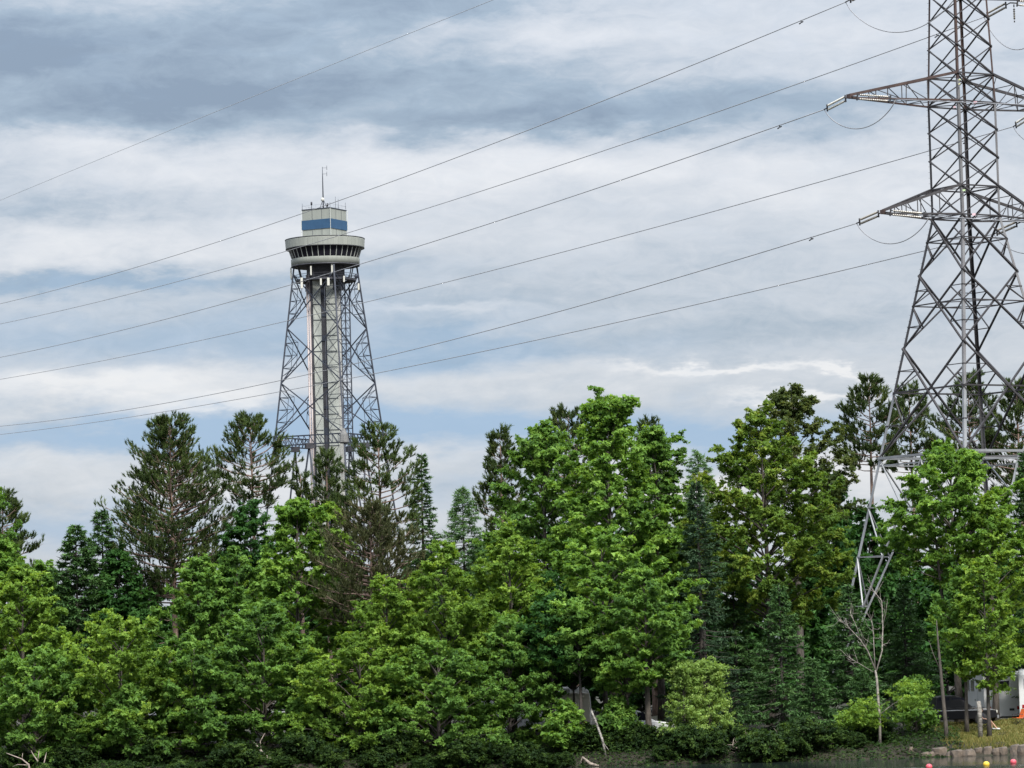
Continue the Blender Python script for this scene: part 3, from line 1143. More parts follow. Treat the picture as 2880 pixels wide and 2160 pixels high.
# ------------------------------------------------------------------ insulators, conductors, jumpers
def string_mesh(name, p, q, m_, rdisc=0.14, double=True):
    """disc insulators strung from p to q: one or two parallel strings between yoke plates"""
    p, q = np.array(p, float), np.array(q, float)
    d = q - p
    L = np.linalg.norm(d)
    u = d / L
    side = np.cross(u, (0, 0, 1.0))
    side /= np.linalg.norm(side)
    up = np.cross(side, u)
    root = empty(name, p)
    st = MB()
    offs = (0.15, -0.15) if double else (0.0,)
    a, b = 0.22 * L, 0.84 * L
    n = int((b - a) / 0.15)
    for o in offs:
        c0 = up * o
        st.tube([c0 + u * a, c0 + u * b], 0.055, 6)
        for i in range(n):
            c = c0 + u * (a + (b - a) * (i + 0.5) / n)
            st.tube([c - u * 0.045, c - u * 0.02, c + u * 0.03], [0.05, rdisc, 0.055], 8, smooth=False)
    st.build('disc_stack', m_, root)
    hw_ = MB()
    hw_.tube([(0, 0, 0), u * a * 0.7], 0.05, 6)
    hw_.tube([u * (b + 0.06 * L), u * L], 0.05, 6)
    if double:
        hw_.bar(u * a * 0.75 - up * 0.26, u * a * 0.75 + up * 0.26, 0.10)
        hw_.bar(u * (b + 0.04 * L) - up * 0.26, u * (b + 0.04 * L) + up * 0.26, 0.10)
        for o in offs:
            hw_.tube([u * a * 0.75 + up * o, u * a + up * o], 0.04, 5)
            hw_.tube([u * b + up * o, u * (b + 0.04 * L) + up * o], 0.04, 5)
    hw_.build('yoke', galv_d, root)
    return root


def line_z(px_pts, p0, direction, end_px):
    """heights of a conductor in the vertical plane through p0: fitted through photograph pixels"""
    res = []
    for px, py in px_pts:
        d = ray(px, py)
        A = np.array([[d[0], -direction[0]], [d[1], -direction[1]]])
        s_, t_ = np.linalg.solve(A, np.array([p0[0] - CAM[0], p0[1] - CAM[1]]))
        res.append((t_, (CAM + d * s_)[2]))
    return res


WIRES = [
    # arm, side, photograph pixels along the wire, where the insulators end
    ('a1', 1, [(0, 854), (846, 605), (1300, 436), (1879, 202.5), (2378, 6)], (2378, 6), 'first conductor below the faint top wire, from the top left arm'),
    ('a1', -1, [(0, 911), (802, 707), (1300, 557), (1879, 358), (2500, 148)], (2768, 48), 'second conductor down at the left edge, from the top right arm'),
    ('a2', 1, [(0, 1005), (1300, 653), (1879, 463), (2313, 310)], (2318, 308), 'third conductor down, ending at the tip of the long middle left arm'),
    ('a2', -1, [(0, 1067), (802, 903), (1028, 849), (1300, 785), (1879, 628), (2500, 458)], (2850, 356), 'fourth conductor down, passing behind the pylon to the middle right arm'),
    ('a3', 1, [(0, 1199), (1300, 942), (1879, 804), (2407, 628)], (2409, 628), 'fifth conductor down, ending at the lowest left arm'),
    ('a3', -1, [(0, 1222), (1055, 1049), (1300, 1003), (1879, 873), (2500, 730)], (2795, 658), 'lowest conductor, running to the lowest right arm'),
]
INS_L = ['paired tension insulators off the top of the picture on the highest left arm', 'brown paired tension insulators hanging from the highest right arm',
         'pale bright paired insulators at the tip of the long middle left arm', 'pale paired insulators at the right edge below the middle right arm',
         'brown paired insulators at the tip of the lowest left arm', 'thin paired insulators at the right edge below the lowest right arm']


def sag_curve(fit, t0, t1, n):
    ts = np.array([a for a, _ in fit]); zs = np.array([b for _, b in fit])
    c = np.polyfit(ts, zs, 2)
    tt = np.linspace(t0, t1, n)
    return tt, np.polyval(c, tt)


for wi, (lv, side, pix, dead, lab) in enumerate(WIRES):
    tip = TIPS[(lv, side)]
    dirn = LINE / np.linalg.norm(LINE)
    fit = line_z(pix + [dead], tip, dirn, None)
    td = line_z([dead], tip, dirn, None)[0]
    tt, zz = sag_curve(fit, td[0], 420.0, 90)
    zoff = td[1] - zz[0]
    pts = [(tip[0] + dirn[0] * t, tip[1] + dirn[1] * t, z + zoff * max(0, 1 - i / 12)) for i, (t, z) in enumerate(zip(tt, zz))]
    base = np.array(pts[0])
    w = MB().tube([np.array(p) - base for p in pts], 0.037, 5).build('conductor_wire', wire_m)
    w.location = base
    tag(w, lab, 'power line', 'conductors strung from the pylon')
    # vibration damper a little way out
    j = 0
    dj = np.array([tip[0] + dirn[0] * (td[0] + 7.5), tip[1] + dirn[1] * (td[0] + 7.5), 0])
    zj = np.interp(td[0] + 7.5, tt, [p[2] for p in pts])
    c = np.array([dj[0], dj[1], zj - 0.16]) - base
    u3 = np.array([dirn[0], dirn[1], -0.12])
    dm = MB().tube([c - u3 * 0.30, c - u3 * 0.12], 0.055, 6).tube([c + u3 * 0.12, c + u3 * 0.30], 0.055, 6).tube([c - u3 * 0.3, c + u3 * 0.3], 0.025, 5)
    dm.bar(c, c + np.array((0, 0, 0.2)), 0.06)
    dm.build('vibration_damper', galv_d, w)
    m_ins = ins_w if lv == 'a2' else ins_m
    o = string_mesh('insulator_string', tip, base, m_ins, 0.09)
    tag(o, INS_L[wi], 'insulator', 'tension insulators on the pylon arms')
    # the outgoing side: string and wire leaving towards the right
    d2 = LINE2 / np.linalg.norm(LINE2)
    L2 = np.linalg.norm(base - tip) * 0.9
    q = tip + np.array([d2[0] * L2, d2[1] * L2, -0.17 * L2])
    o2 = string_mesh('insulator_string', tip, q, ins_m, 0.085)
    tag(o2, ['pale insulators under the highest left arm, out of the picture', 'insulators leaving the highest right arm to the right',
             'foreshortened pale insulators lying under the long middle left arm', 'insulators leaving the middle right arm to the right',
             'foreshortened insulators lying under the lowest left arm', 'insulators leaving the lowest right arm to the right'][wi], 'insulator', 'tension insulators on the pylon arms')
    pts2 = []
    for t in np.linspace(0, 230, 60):
        pts2.append(np.array([d2[0] * t, d2[1] * t, -0.155 * t + 0.155 * t * t / 230.0]))
    w2 = MB().tube(pts2, 0.037, 5).build('conductor_wire', wire_m)
    w2.location = q
    tag(w2, ['outgoing wire from the highest left arm above the picture', 'outgoing wire at the top right corner', 'outgoing wire running just under the middle left arm across the pylon',
             'outgoing wire beyond the right edge at the middle arm', 'outgoing wire running under the lowest left arm across the pylon', 'outgoing wire beyond the right edge at the lowest arm'][wi],
        'power line', 'conductors leaving the pylon to the right')
    # slack jumper between the two dead ends
    depth = {'a1': 2.9, 'a2': 1.75, 'a3': 1.75}[lv]
    a_, b_ = base, np.array(q)
    jp = []
    for t in np.linspace(0, 1, 26):
        p = a_ * (1 - t) + b_ * t
        k = 4 * t * (1 - t)
        jp.append(p - np.array((0, 0, depth * k ** 0.8)) - a_)
    if side > 0 or True:
        jo = MB().tube(jp, 0.036, 5).build('jumper_cable', wire_m)
        jo.location = a_
        tag(jo, ['slack jumper loop at the top edge left of the pylon', 'slack jumper cable at the top right behind the pylon', 'slack jumper loop hanging below the long middle left arm',
                 'slack jumper loop at the right edge below the middle arm', 'slack jumper loop hanging below the lowest left arm', 'slack jumper cable at the right edge below the lowest arm'][wi], 'cable', 'jumper loops on the pylon')
    if side < 0:
        hang = tip + np.array([ARM[0] * -0.35, ARM[1] * -0.35, -0.1])
        L = {'a1': 1.35, 'a2': 1.4, 'a3': 1.5}[lv]
        o3 = string_mesh('hanging_insulator', hang, hang - np.array((0.001, 0, L)), ins_m, 0.10, double=False)
        tag(o3, {'a1': 'single vertical insulator hanging near the top right corner', 'a2': 'single vertical insulator beyond the right edge at the middle arm',
                 'a3': 'single vertical insulator at the right edge below the lowest arm'}[lv], 'insulator', 'vertical insulators steadying the jumpers')

# shield wire high above, fainter than the conductors
sp0 = at(2560, -430, P_Y - 2)
sd = LINE / np.linalg.norm(LINE)
sfit = line_z([(0, 564), (560, 328), (833, 229), (1380, 0)], np.array([PX, PY, 0]), sd, None)
tt, zz = sag_curve(sfit, 0, 420, 90)
s0 = np.array([PX, PY, zz[0]])
sw = MB().tube([np.array([PX + sd[0] * t, PY + sd[1] * t, z]) - s0 for t, z in zip(tt, zz)], 0.030, 5).build('shield_wire', mat('shield_wire', (0.36, 0.37, 0.39), 0.5, 0.3))
sw.location = s0
tag(sw, 'thin faint shield wire, the topmost line crossing the upper left sky', 'power line')
pk = MB().bar((0, 0, LV['top'] - PZ0), (0, 0, zz[0] - PZ0), 0.25)
for k in range(4):
    pk.bar((PC[k][0] * 1.7, PC[k][1] * 1.7, LV['top'] - PZ0), (0, 0, zz[0] - PZ0), 0.14)
pk.build('peak', rusty, pylon)
# ------------------------------------------------------------------ trees
LM = {
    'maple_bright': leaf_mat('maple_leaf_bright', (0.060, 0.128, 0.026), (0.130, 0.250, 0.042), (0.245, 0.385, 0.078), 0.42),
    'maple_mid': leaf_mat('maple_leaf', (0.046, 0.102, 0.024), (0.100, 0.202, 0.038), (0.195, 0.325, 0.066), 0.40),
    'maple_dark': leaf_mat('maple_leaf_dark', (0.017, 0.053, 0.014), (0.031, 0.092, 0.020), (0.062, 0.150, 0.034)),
    'yellow_green': leaf_mat('birch_leaf', (0.064, 0.122, 0.020), (0.130, 0.232, 0.034), (0.245, 0.360, 0.060), 0.42),
    'olive': leaf_mat('poplar_leaf', (0.046, 0.090, 0.015), (0.100, 0.176, 0.026), (0.212, 0.272, 0.045), 0.38),
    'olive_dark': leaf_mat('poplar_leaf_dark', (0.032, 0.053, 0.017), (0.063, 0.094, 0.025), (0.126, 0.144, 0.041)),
    'willow': leaf_mat('willow_leaf', (0.105, 0.175, 0.040), (0.195, 0.305, 0.075), (0.300, 0.410, 0.125), 0.42),
    'pine': leaf_mat('pine_needle', (0.022, 0.039, 0.013), (0.045, 0.074, 0.020), (0.103, 0.134, 0.036), 0.12),
    'pine_brown': leaf_mat('pine_needle_brown', (0.032, 0.038, 0.018), (0.056, 0.067, 0.027), (0.108, 0.102, 0.050), 0.12),
    'spruce_blue': leaf_mat('spruce_needle_blue', (0.020, 0.045, 0.023), (0.042, 0.084, 0.042), (0.100, 0.162, 0.084), 0.1),
    'spruce_green': leaf_mat('spruce_needle', (0.024, 0.058, 0.020), (0.055, 0.120, 0.036), (0.124, 0.222, 0.068), 0.1),
    'larch': leaf_mat('larch_needle', (0.061, 0.121, 0.053), (0.115, 0.213, 0.095), (0.191, 0.304, 0.148), 0.3),
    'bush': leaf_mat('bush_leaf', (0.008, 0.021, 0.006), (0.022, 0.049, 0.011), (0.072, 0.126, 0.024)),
}
BARK = {
    'grey': mat('grey_bark', (0.070, 0.060, 0.052), 0.9, var=0.45, vscale=3, vstretch=(4, 4, 0.7), bump=0.6, bscale=9),
    'pine': mat('pine_bark', (0.165, 0.115, 0.095), 0.9, var=0.4, vscale=3, vstretch=(3, 3, 0.8), bump=0.6, bscale=8),
    'dark': mat('dark_bark', (0.050, 0.044, 0.040), 0.9, var=0.4, vscale=3, vstretch=(3, 3, 0.8)),
    'birch': mat('birch_bark', (0.50, 0.48, 0.44), 0.8, color2=(0.10, 0.09, 0.08), vscale=4, vstretch=(1, 1, 3.5)),
    'dead': mat('dead_wood', (0.235, 0.195, 0.165), 0.9, var=0.45, vscale=4, vstretch=(2, 2, 0.8)),
}


def unit(a):
    return a / (np.linalg.norm(a, axis=-1, keepdims=True) + 1e-9)


def bez(p0, p1, p2, t):
    t = t[..., None]
    return p0 * (1 - t) ** 2 + p1 * 2 * t * (1 - t) + p2 * t * t


def tris_from(c, axis, nrm, ln, wd):
    """one pointed blade per leaf"""
    side = unit(np.cross(axis, nrm))
    a = c - axis * (ln * 0.42)[:, None]
    b = c + axis * (ln * 0.58)[:, None]
    v = np.stack([a - side * (wd / 2)[:, None], a + side * (wd / 2)[:, None], b], 1).reshape(-1, 3)
    return v, np.arange(len(c) * 3).reshape(-1, 3)


def quads_from(c, axis, nrm, ln, wd, fold=0.18):
    """one folded lozenge per leaf"""
    side = unit(np.cross(axis, nrm))
    n2 = np.cross(side, axis)
    a = c - axis * (ln / 2)[:, None]
    b = c + axis * (ln / 2)[:, None]
    l_ = c + side * (wd / 2)[:, None] + n2 * (wd * fold)[:, None]
    r_ = c - side * (wd / 2)[:, None] + n2 * (wd * fold)[:, None]
    v = np.stack([a, r_, b, l_], 1).reshape(-1, 3)
    f = np.arange(len(c) * 4).reshape(-1, 4)
    return v, f


PROFILE = {
    'skirt': lambda u: np.clip(np.sin(np.pi * (0.27 + 0.72 * u)), 0.02, 1) ** 0.6,
    'round': lambda u: np.sin(np.pi * np.clip(u, 0.02, 0.985) ** 0.85) ** 0.55,
    'ovoid': lambda u: np.sin(np.pi * np.clip(u, 0.03, 0.985) ** 0.62) ** 0.75,
    'high': lambda u: np.sin(np.pi * np.clip(u, 0.03, 0.985) ** 1.2) ** 0.7,
    'column': lambda u: np.clip(np.minimum(1, (1 - u) * 2.4 + 0.12), 0, 1) * np.clip(0.55 + u * 2, 0, 1),
    'spire': lambda u: np.clip(1.02 - u, 0, 1) ** 0.75,
}


def trunk_mesh(tb, H, r0, rng, lean=0.0, top=1.0, wob=0.12, n=7):
    k = 9
    hs = np.linspace(0, H * top, k)
    off = np.cumsum(rng.normal(0, wob, (k, 2)) * (H / 18.0), axis=0) * 0.45
    off[0] = 0
    off[:, 0] += lean * (hs / H) ** 1.3
    # the tip returns above the base so that the crown stays where it belongs
    off -= (off[-1] - np.array([lean, 0])) * (hs / hs[-1])[:, None] ** 1.5
    rad = r0 * (1 - hs / (H * top) * 0.93)
    rad[0] *= 1.35
    pts = [np.array([o[0], o[1], h]) for o, h in zip(off, hs)]
    pts[0][2] = -0.35
    tb.tube(pts, rad, n)

    def at_h(h):
        h = np.asarray(h, float)
        return np.stack([np.interp(h, hs, off[:, 0]), np.interp(h, hs, off[:, 1]), h], -1)
    return at_h


GDENS = 3.7


def broadleaf(H, R, base, seed, prof='ovoid', leaf=0.24, dens=1.0, flat=0.64, limbs=None, r0=None, stems=1, shoots=0, wild=0.22, twig=1.0, droop=0.0):
    """returns trunk MB and crown arrays; limbs spring from the trunk, twigs from the limbs, leaves sit along the twigs"""
    rng = np.random.default_rng(seed)
    tb = MB()
    r0 = r0 or 0.012 * H + 0.05
    at_h = trunk_mesh(tb, H * 0.94, r0, rng)
    for s in range(stems - 1):
        th = rng.uniform(0, 6.28)
        q = np.array([math.cos(th), math.sin(th), 0]) * R * 0.35
        zf = base * 0.55 + 0.5
        tb.tube([at_h(zf), at_h(zf) * 0.5 + (q + np.array([0, 0, H * 0.62])) * 0.5 + q * 0.1, q + np.array([0, 0, H * 0.82])], [r0 * 0.62, r0 * 0.4, 0.03], 6)
    Hc = H - base
    R = R * 1.06
    n = limbs or int((16 + Hc * 2.6 + R * 3) * (1.12 - 0.42 * max(0, flat - 0.5)))
    u = (np.arange(n) + rng.random(n)) / n
    u = u ** 0.9
    az = np.arange(n) * 2.39996 + rng.normal(0, 0.35, n)
    P = PROFILE[prof](u)
    lobes = 1 + wild * np.sin(az * 2 + seed) * 0.6 + rng.normal(0, wild * 0.6, n)
    rr = R * P * np.clip(lobes, 0.55, 1.25)
    zt = base + u * Hc * 0.985
    rise = rr * (0.25 + 0.75 * u) * 0.9 + 0.3
    zb = np.clip(zt - rise, base * 0.75, H * 0.93)
    tip = np.stack([np.cos(az) * rr, np.sin(az) * rr, zt], -1)
    if shoots:
        k = shoots
        a2 = rng.uniform(0, 6.28, k)
        q = R * rng.uniform(0.12, 0.62, k)
        s_t = np.stack([np.cos(a2) * q, np.sin(a2) * q, H * rng.uniform(0.95, 1.03, k) - q * 0.62], -1)
        tip = np.concatenate([tip, s_t])
        zb = np.concatenate([zb, s_t[:, 2] - Hc * 0.2])
        rr = np.concatenate([rr, q])
        n += k
    p0 = at_h(zb)
    out = tip - p0
    mid = p0 + out * 0.5 + np.array([0, 0, 1.0]) * (rr * 0.12)[:, None] - np.array([0, 0, 1.0]) * (droop * rr)[:, None] * 0.0
    tip[:, 2] -= droop * rr
    L = np.linalg.norm(out, axis=1)
    for i in range(n):
        if L[i] < 0.5:
            continue
        ts = np.array([0, 0.35, 0.7, 1.0])
        b = bez(p0[i], mid[i], tip[i], ts)
        ra = max(0.018, min(r0 * 0.36, 0.012 * L[i] + 0.012))
        tb.tube(list(b), [ra, ra * 0.7, ra * 0.4, 0.012], 4, cap=False)
    # side branches form loose flat plates; short twigs on them carry the leaves
    up = np.array([0, 0, 1.0])
    m_ = np.clip(3.5 + L * 1.55 * twig, 4, 13).astype(int)
    li = np.repeat(np.arange(n), m_)
    S_ = len(li)
    t = rng.uniform(0.12, 1.0, S_) ** 0.62
    q0 = bez(p0[li], mid[li], tip[li], t)
    tang = unit(bez(p0[li], mid[li], tip[li], np.minimum(t + 0.05, 1.05)) - q0)
    side = np.cross(tang, up) * rng.choice([-1.0, 1.0], S_)[:, None]
    d1 = unit(tang * rng.uniform(0.3, 1.0, S_)[:, None] + unit(side + 1e-6) * rng.uniform(0.3, 1.0, S_)[:, None]
              + up * rng.normal(0.10, 0.34 * (1.05 - flat), S_)[:, None] * 1.6)
    l1 = (0.40 + 0.24 * L[li] * (1.2 - 0.6 * t)) * rng.uniform(0.65, 1.25, S_)
    k_ = np.clip(3 + l1 * 3.6, 4, 9).astype(int)
    si = np.repeat(np.arange(S_), k_)
    T = len(si)
    ts_ = rng.uniform(0.15, 1.0, T)
    sagb = np.zeros((T, 3)); sagb[:, 2] = -0.14 * ts_ ** 2 * l1[si]
    q1 = q0[si] + d1[si] * (l1[si] * ts_)[:, None] + sagb
    rnd = rng.normal(0, 1, (T, 3)) * np.array([1, 1, 1.0 - flat * 0.72])
    dirv = unit(d1[si] * 0.8 + unit(rnd) * 0.9 + up * 0.12)
    tl = rng.uniform(0.22, 0.48, T) * (0.8 + leaf)
    per = max(3, int(round(5.6 * dens * GDENS)))
    ti = np.repeat(np.arange(T), per)
    N = len(ti)
    s = rng.uniform(0.1, 1.1, N)
    c = q1[ti] + dirv[ti] * (s * tl[ti])[:, None] + rng.normal(0, 0.075, (N, 3)) * np.array([1, 1, 0.55])
    c[:, 2] -= 0.10 * s ** 2
    ax = unit(dirv[ti] * 0.6 + rng.normal(0, 0.55, (N, 3)) + np.array([0, 0, -0.28]))
    nr = unit(up + rng.normal(0, 0.48, (N, 3)) + unit(c * np.array([1, 1, 0]) + 1e-6) * 0.30)
    ln = leaf * 0.72 * np.clip(np.exp(rng.normal(0, 0.34, N)), 0.4, 2.0)
    v, f = tris_from(c, ax, nr, ln, ln * rng.uniform(0.7, 1.0, N))
    limb_t = rng.normal(0, 0.10, n)
    sub_t = rng.normal(0, 0.16, S_)
    tint = np.clip(0.46 + limb_t[li][si][ti] + sub_t[si][ti] + rng.normal(0, 0.15, N), 0, 1)
    return tb, v, f, tint


def pine(H, R, base, seed, dens=1.0, bare=0.0, plume=0.42, r0=None, open_=0.35):
    rng = np.random.default_rng(seed)
    tb = MB()
    r0 = r0 or 0.0105 * H + 0.06
    at_h = trunk_mesh(tb, H * 0.99, r0, rng, wob=0.06)
    Hc = H - base
    n = int((20 + Hc * 6.5) * dens)
    u = np.sort((np.arange(n) + rng.random(n)) / n)
    az = np.arange(n) * 2.39996 + rng.normal(0, 0.5, n)
    prof = np.clip((1 - u) * 1.35 + 0.10, 0, 1) ** 0.85 * np.clip(0.62 + u * 1.6, 0, 1)
    rr = R * prof * np.clip(rng.normal(0.92, 0.17, n), 0.45, 1.2)
    zt0 = base + u * Hc * 0.97
    rise = rr * (0.02 + 0.75 * u ** 1.1 + rng.normal(0, 0.10, n))
    p0 = at_h(zt0)
    hor = np.stack([np.cos(az), np.sin(az), np.zeros(n)], -1)
    tip = p0 + hor * rr[:, None] + np.array([0, 0, 1.0]) * (rise + 0.10 * rr)[:, None]
    mid = p0 + hor * (rr * 0.55)[:, None] + np.array([0, 0, 1.0]) * (rise * 0.35 - 0.05 * rr)[:, None]
    for i in range(n):
        b = bez(p0[i], mid[i], tip[i], np.array([0, 0.4, 0.75, 1.0]))
        ra = min(r0 * 0.3, 0.016 * rr[i] + 0.015)
        tb.tube(list(b), [ra, ra * 0.75, ra * 0.5, 0.015], 4, cap=False)
    m_ = np.clip(4 + rr * 3.0, 4, 18).astype(int)
    li = np.repeat(np.arange(n), m_)
    T = len(li)
    t = rng.uniform(open_, 1.0, T)
    q0 = bez(p0[li], mid[li], tip[li], t)
    perp = np.cross(hor[li], (0, 0, 1.0)) * rng.choice([-1, 1], T)[:, None]
    d2 = unit(hor[li] * 0.6 + perp * rng.uniform(0.1, 0.9, T)[:, None] + np.array([0, 0, 0.22]) + rng.normal(0, 0.2, (T, 3)))
    l2 = (0.25 + 0.26 * rr[li] * (1.15 - t * 0.6)) * rng.uniform(0.6, 1.2, T)
    # plumes of needles at and near the end of every twig
    per = 3
    ti = np.repeat(np.arange(T), per)
    N = len(ti)
    s = np.tile(np.array([1.0, 0.72, 0.45]), T)[:N]
    b0 = q0[ti] + d2[ti] * (l2[ti] * s)[:, None] + rng.normal(0, 0.05, (N, 3))
    pd = unit(d2[ti] * 0.55 + np.array([0, 0, 0.75]) + rng.normal(0, 0.24, (N, 3)))
    pl = plume * rng.uniform(0.7, 1.25, N)
    for i in range(0, T, 2):
        tb.tube([q0[i], q0[i] + d2[i] * l2[i]], [0.016, 0.009], 3, cap=False)
    k = 16
    ni = np.repeat(np.arange(N), k)
    M = len(ni)
    a = rng.uniform(0, 1, M) ** 0.8
    st = b0[ni] + pd[ni] * (pl[ni] * a * 0.85)[:, None]
    nd = unit(pd[ni] * 1.0 + unit(rng.normal(0, 1, (M, 3))) * 0.62)
    nl = pl[ni] * rng.uniform(0.45, 0.7, M)
    sd = unit(np.cross(nd, rng.normal(0, 1, (M, 3)))) * (0.026 * plume / 0.36)
    e = st + nd * nl[:, None]
    v = np.stack([st - sd, st + sd, e], 1).reshape(-1, 3)
    f = np.arange(M * 3).reshape(-1, 3)
    tint = np.clip(0.45 + rng.normal(0, 0.12, n)[li][ti][ni] + rng.normal(0, 0.14, N)[ni] + rng.normal(0, 0.1, M), 0, 1)
    if bare:
        for i in range(int(bare)):
            z = base - rng.uniform(0.0, 0.35) * Hc
            th = rng.uniform(0, 6.28)
            l_ = R * rng.uniform(0.3, 0.8)
            p = at_h(z)
            d = np.array([math.cos(th), math.sin(th), rng.uniform(-0.25, 0.15)])
            tb.tube([p, p + d * l_ * 0.5, p + d * l_ + np.array([0, 0, rng.uniform(-.2, .3)])], [0.04, 0.028, 0.012], 4, cap=False)
    return tb, v, f, tint


def spruce(H, R, base, seed, dens=1.0, droop=0.28, blade=0.20, wide=0.034, lacy=0.0, power=0.85):
    rng = np.random.default_rng(seed)
    tb = MB()
    r0 = 0.011 * H + 0.05
    at_h = trunk_mesh(tb, H * 0.995, r0, rng, wob=0.03)
    Hc = H - base
    n = int((34 + Hc * 12.0) * dens)
    u = np.sort((np.arange(n) + rng.random(n)) / n)
    az = np.arange(n) * 2.39996 + rng.normal(0, 0.4, n)
    rr = (R * (1.0 - u) ** power + 0.12) * np.clip(rng.normal(0.95, 0.2, n), 0.45, 1.3) * np.clip(0.75 + u * 3, 0, 1)
    z0 = base + u * Hc * 0.985
    p0 = at_h(z0)
    hor = np.stack([np.cos(az), np.sin(az), np.zeros(n)], -1)
    up = np.array([0, 0, 1.0])
    dr = droop * (1 - u * 1.35)
    mid = p0 + hor * (rr * 0.55)[:, None] + up * (-rr * dr * 0.75)[:, None]
    tip = p0 + hor * rr[:, None] + up * (-rr * dr * 0.85 + 0.06 * rr)[:, None]
    for i in range(0, n):
        b = bez(p0[i], mid[i], tip[i], np.array([0, 0.5, 1.0]))
        tb.tube(list(b), [0.012 * rr[i] + 0.014, 0.008 * rr[i] + 0.01, 0.008], 3, cap=False)
    m_ = np.clip(6 + rr * 12, 6, 44).astype(int)
    li = np.repeat(np.arange(n), m_)
    T = len(li)
    t = rng.uniform(0.12 + lacy * 0.2, 1.0, T) ** 0.85
    q0 = bez(p0[li], mid[li], tip[li], t)
    tang = unit(bez(p0[li], mid[li], tip[li], t + 0.05) - q0)
    perp = np.cross(hor[li], up) * rng.choice([-1, 1], T)[:, None]
    d2 = unit(tang * 0.7 + perp * rng.uniform(0.3, 1.0, T)[:, None] + up * rng.normal(-0.16, 0.14, T)[:, None])
    l2 = (0.16 + 0.30 * rr[li] * (1.1 - t)) * rng.uniform(0.7, 1.2, T)
    k = 7 if not lacy else 6
    ni = np.repeat(np.arange(T), k)
    M = len(ni)
    a = np.tile((np.arange(k) + 0.5) / k, T)[:M] + rng.normal(0, 0.06, M)
    st = q0[ni] + d2[ni] * (l2[ni] * a)[:, None]
    nd = unit(d2[ni] * 0.8 + unit(rng.normal(0, 1, (M, 3)) * np.array([1, 1, 0.55])) * 0.7)
    nl = blade * rng.uniform(0.7, 1.25, M)
    nrm = unit(up + rng.normal(0, 0.5, (M, 3)))
    v, f = tris_from(st + nd * (nl * 0.45)[:, None], nd, nrm, nl * 1.1, np.full(M, wide * 2.5))
    tint = np.clip(0.42 + rng.normal(0, 0.10, n)[li][ni] + (t[ni] - 0.5) * 0.22 + rng.normal(0, 0.13, M), 0, 1)
    return tb, v, f, tint


NTREE = [0]


def plant_tree(kind, name, label, cat, tx, ty, Y, hw, cby, leafm, bark, seed, group=None, **kw):
    """tx, ty: where the tree top shows in the photograph at depth Y; hw: half width there; cby: lowest foliage"""
    top = at(tx, ty, Y)
    x = top[0]
    zg = float(gz(x, Y))
    H = top[2] - zg
    R = hw * Y / F
    base = max(0.25, at(tx, cby, Y)[2] - zg)
    fn = {'broad': broadleaf, 'pine': pine, 'spruce': spruce}[kind]
    tb, v, f, tint = fn(H, R, base, seed, **kw)
    root = tag(empty(name, (x, Y, zg)), label, cat, group)
    tb.build('trunk', BARK[bark], root)
    np_mesh('crown', v, f, LM[leafm], root, tint=tint)
    NTREE[0] += len(f) * (2 if f.shape[1] == 4 else 1)
    return root


def B(name, label, tx, ty, Y, hw, cby, leafm, seed, bark='grey', cat='tree', **kw):
    return plant_tree('broad', name, label, cat, tx, ty, Y, hw, cby, leafm, bark, seed, **kw)


def PN(label, tx, ty, Y, hw, cby, seed, leafm='pine', name='pine_tree', bark='pine', **kw):
    return plant_tree('pine', name, label, 'pine tree', tx, ty, Y, hw, cby, leafm, bark, seed, **kw)


def S(label, tx, ty, Y, hw, cby, leafm, seed, name='spruce_tree', cat='spruce tree', **kw):
    return plant_tree('spruce', name, label, cat, tx, ty, Y, hw, cby, leafm, 'dark', seed, **kw)


# skyline, from left to right
PN('dark pine cut off by the left edge with blunt tufted top', 5, 1395, 240, 105, 1660, 11)
PN('big broad red pine standing alone left of the tower with bare lower trunk', 478, 1180, 232, 176, 1700, 12, leafm='pine', bare=14, dens=1.55, open_=0.22)
PN('open round topped pine with thin trunk just left of the tower foot', 703, 1178, 238, 118, 1430, 13, bare=5, open_=0.4, dens=0.8)
PN('pine with plumed branches hiding the right foot of the tower', 1062, 1212, 232, 128, 1520, 14, bare=8, open_=0.45, dens=0.75)
PN('slim ragged pine standing right in front of the tower shaft', 918, 1272, 240, 44, 1480, 15, open_=0.3, dens=0.6)
PN('thin scraggly pine between the tower foot and the round topped pine', 845, 1330, 239, 26, 1500, 151, open_=0.35, dens=0.4)
PN('brownish pine with dense twiggy lower crown below the tower', 1040, 1430, 218.5, 175, 1770, 16, leafm='pine_brown', bare=22, dens=1.25, open_=0.15)
S('narrow dark spruce with spiky top right of the tower pines', 1185, 1270, 238, 66, 1720, 'spruce_green', 17, dens=0.9)
S('pale feathery larch in the sky gap right of the tower', 1300, 1368, 236, 98, 1720, 'larch', 18, name='larch_tree', cat='larch', blade=0.26, wide=0.024, lacy=0.5, dens=1.3, power=0.75)
PN('dark ragged pine top poking out left behind the bright maples', 1405, 1212, 246, 58, 1540, 19, open_=0.4)
PN('dark pine behind the bright maples, its tufts above their left shoulder', 1598, 1158, 247, 120, 1480, 20)
PN('dark pine tip behind the right shoulder of the bright maples', 1823, 1188, 247, 70, 1480, 21)
B('maple_tree', 'rich green maple forming the left half of the bright maple group', 1525, 1190, 228, 172, 1800, 'maple_mid', 22, prof='ovoid', shoots=8)
B('maple_tree', 'tallest bright green maple with spiky upright shoots against the sky', 1700, 1112, 222, 168, 1800, 'maple_bright', 23, prof='ovoid', shoots=12, dens=1.1)
B('maple_tree', 'mid green maple on the right side of the bright maple group', 1838, 1212, 225, 112, 1820, 'maple_mid', 24, prof='ovoid', shoots=6)
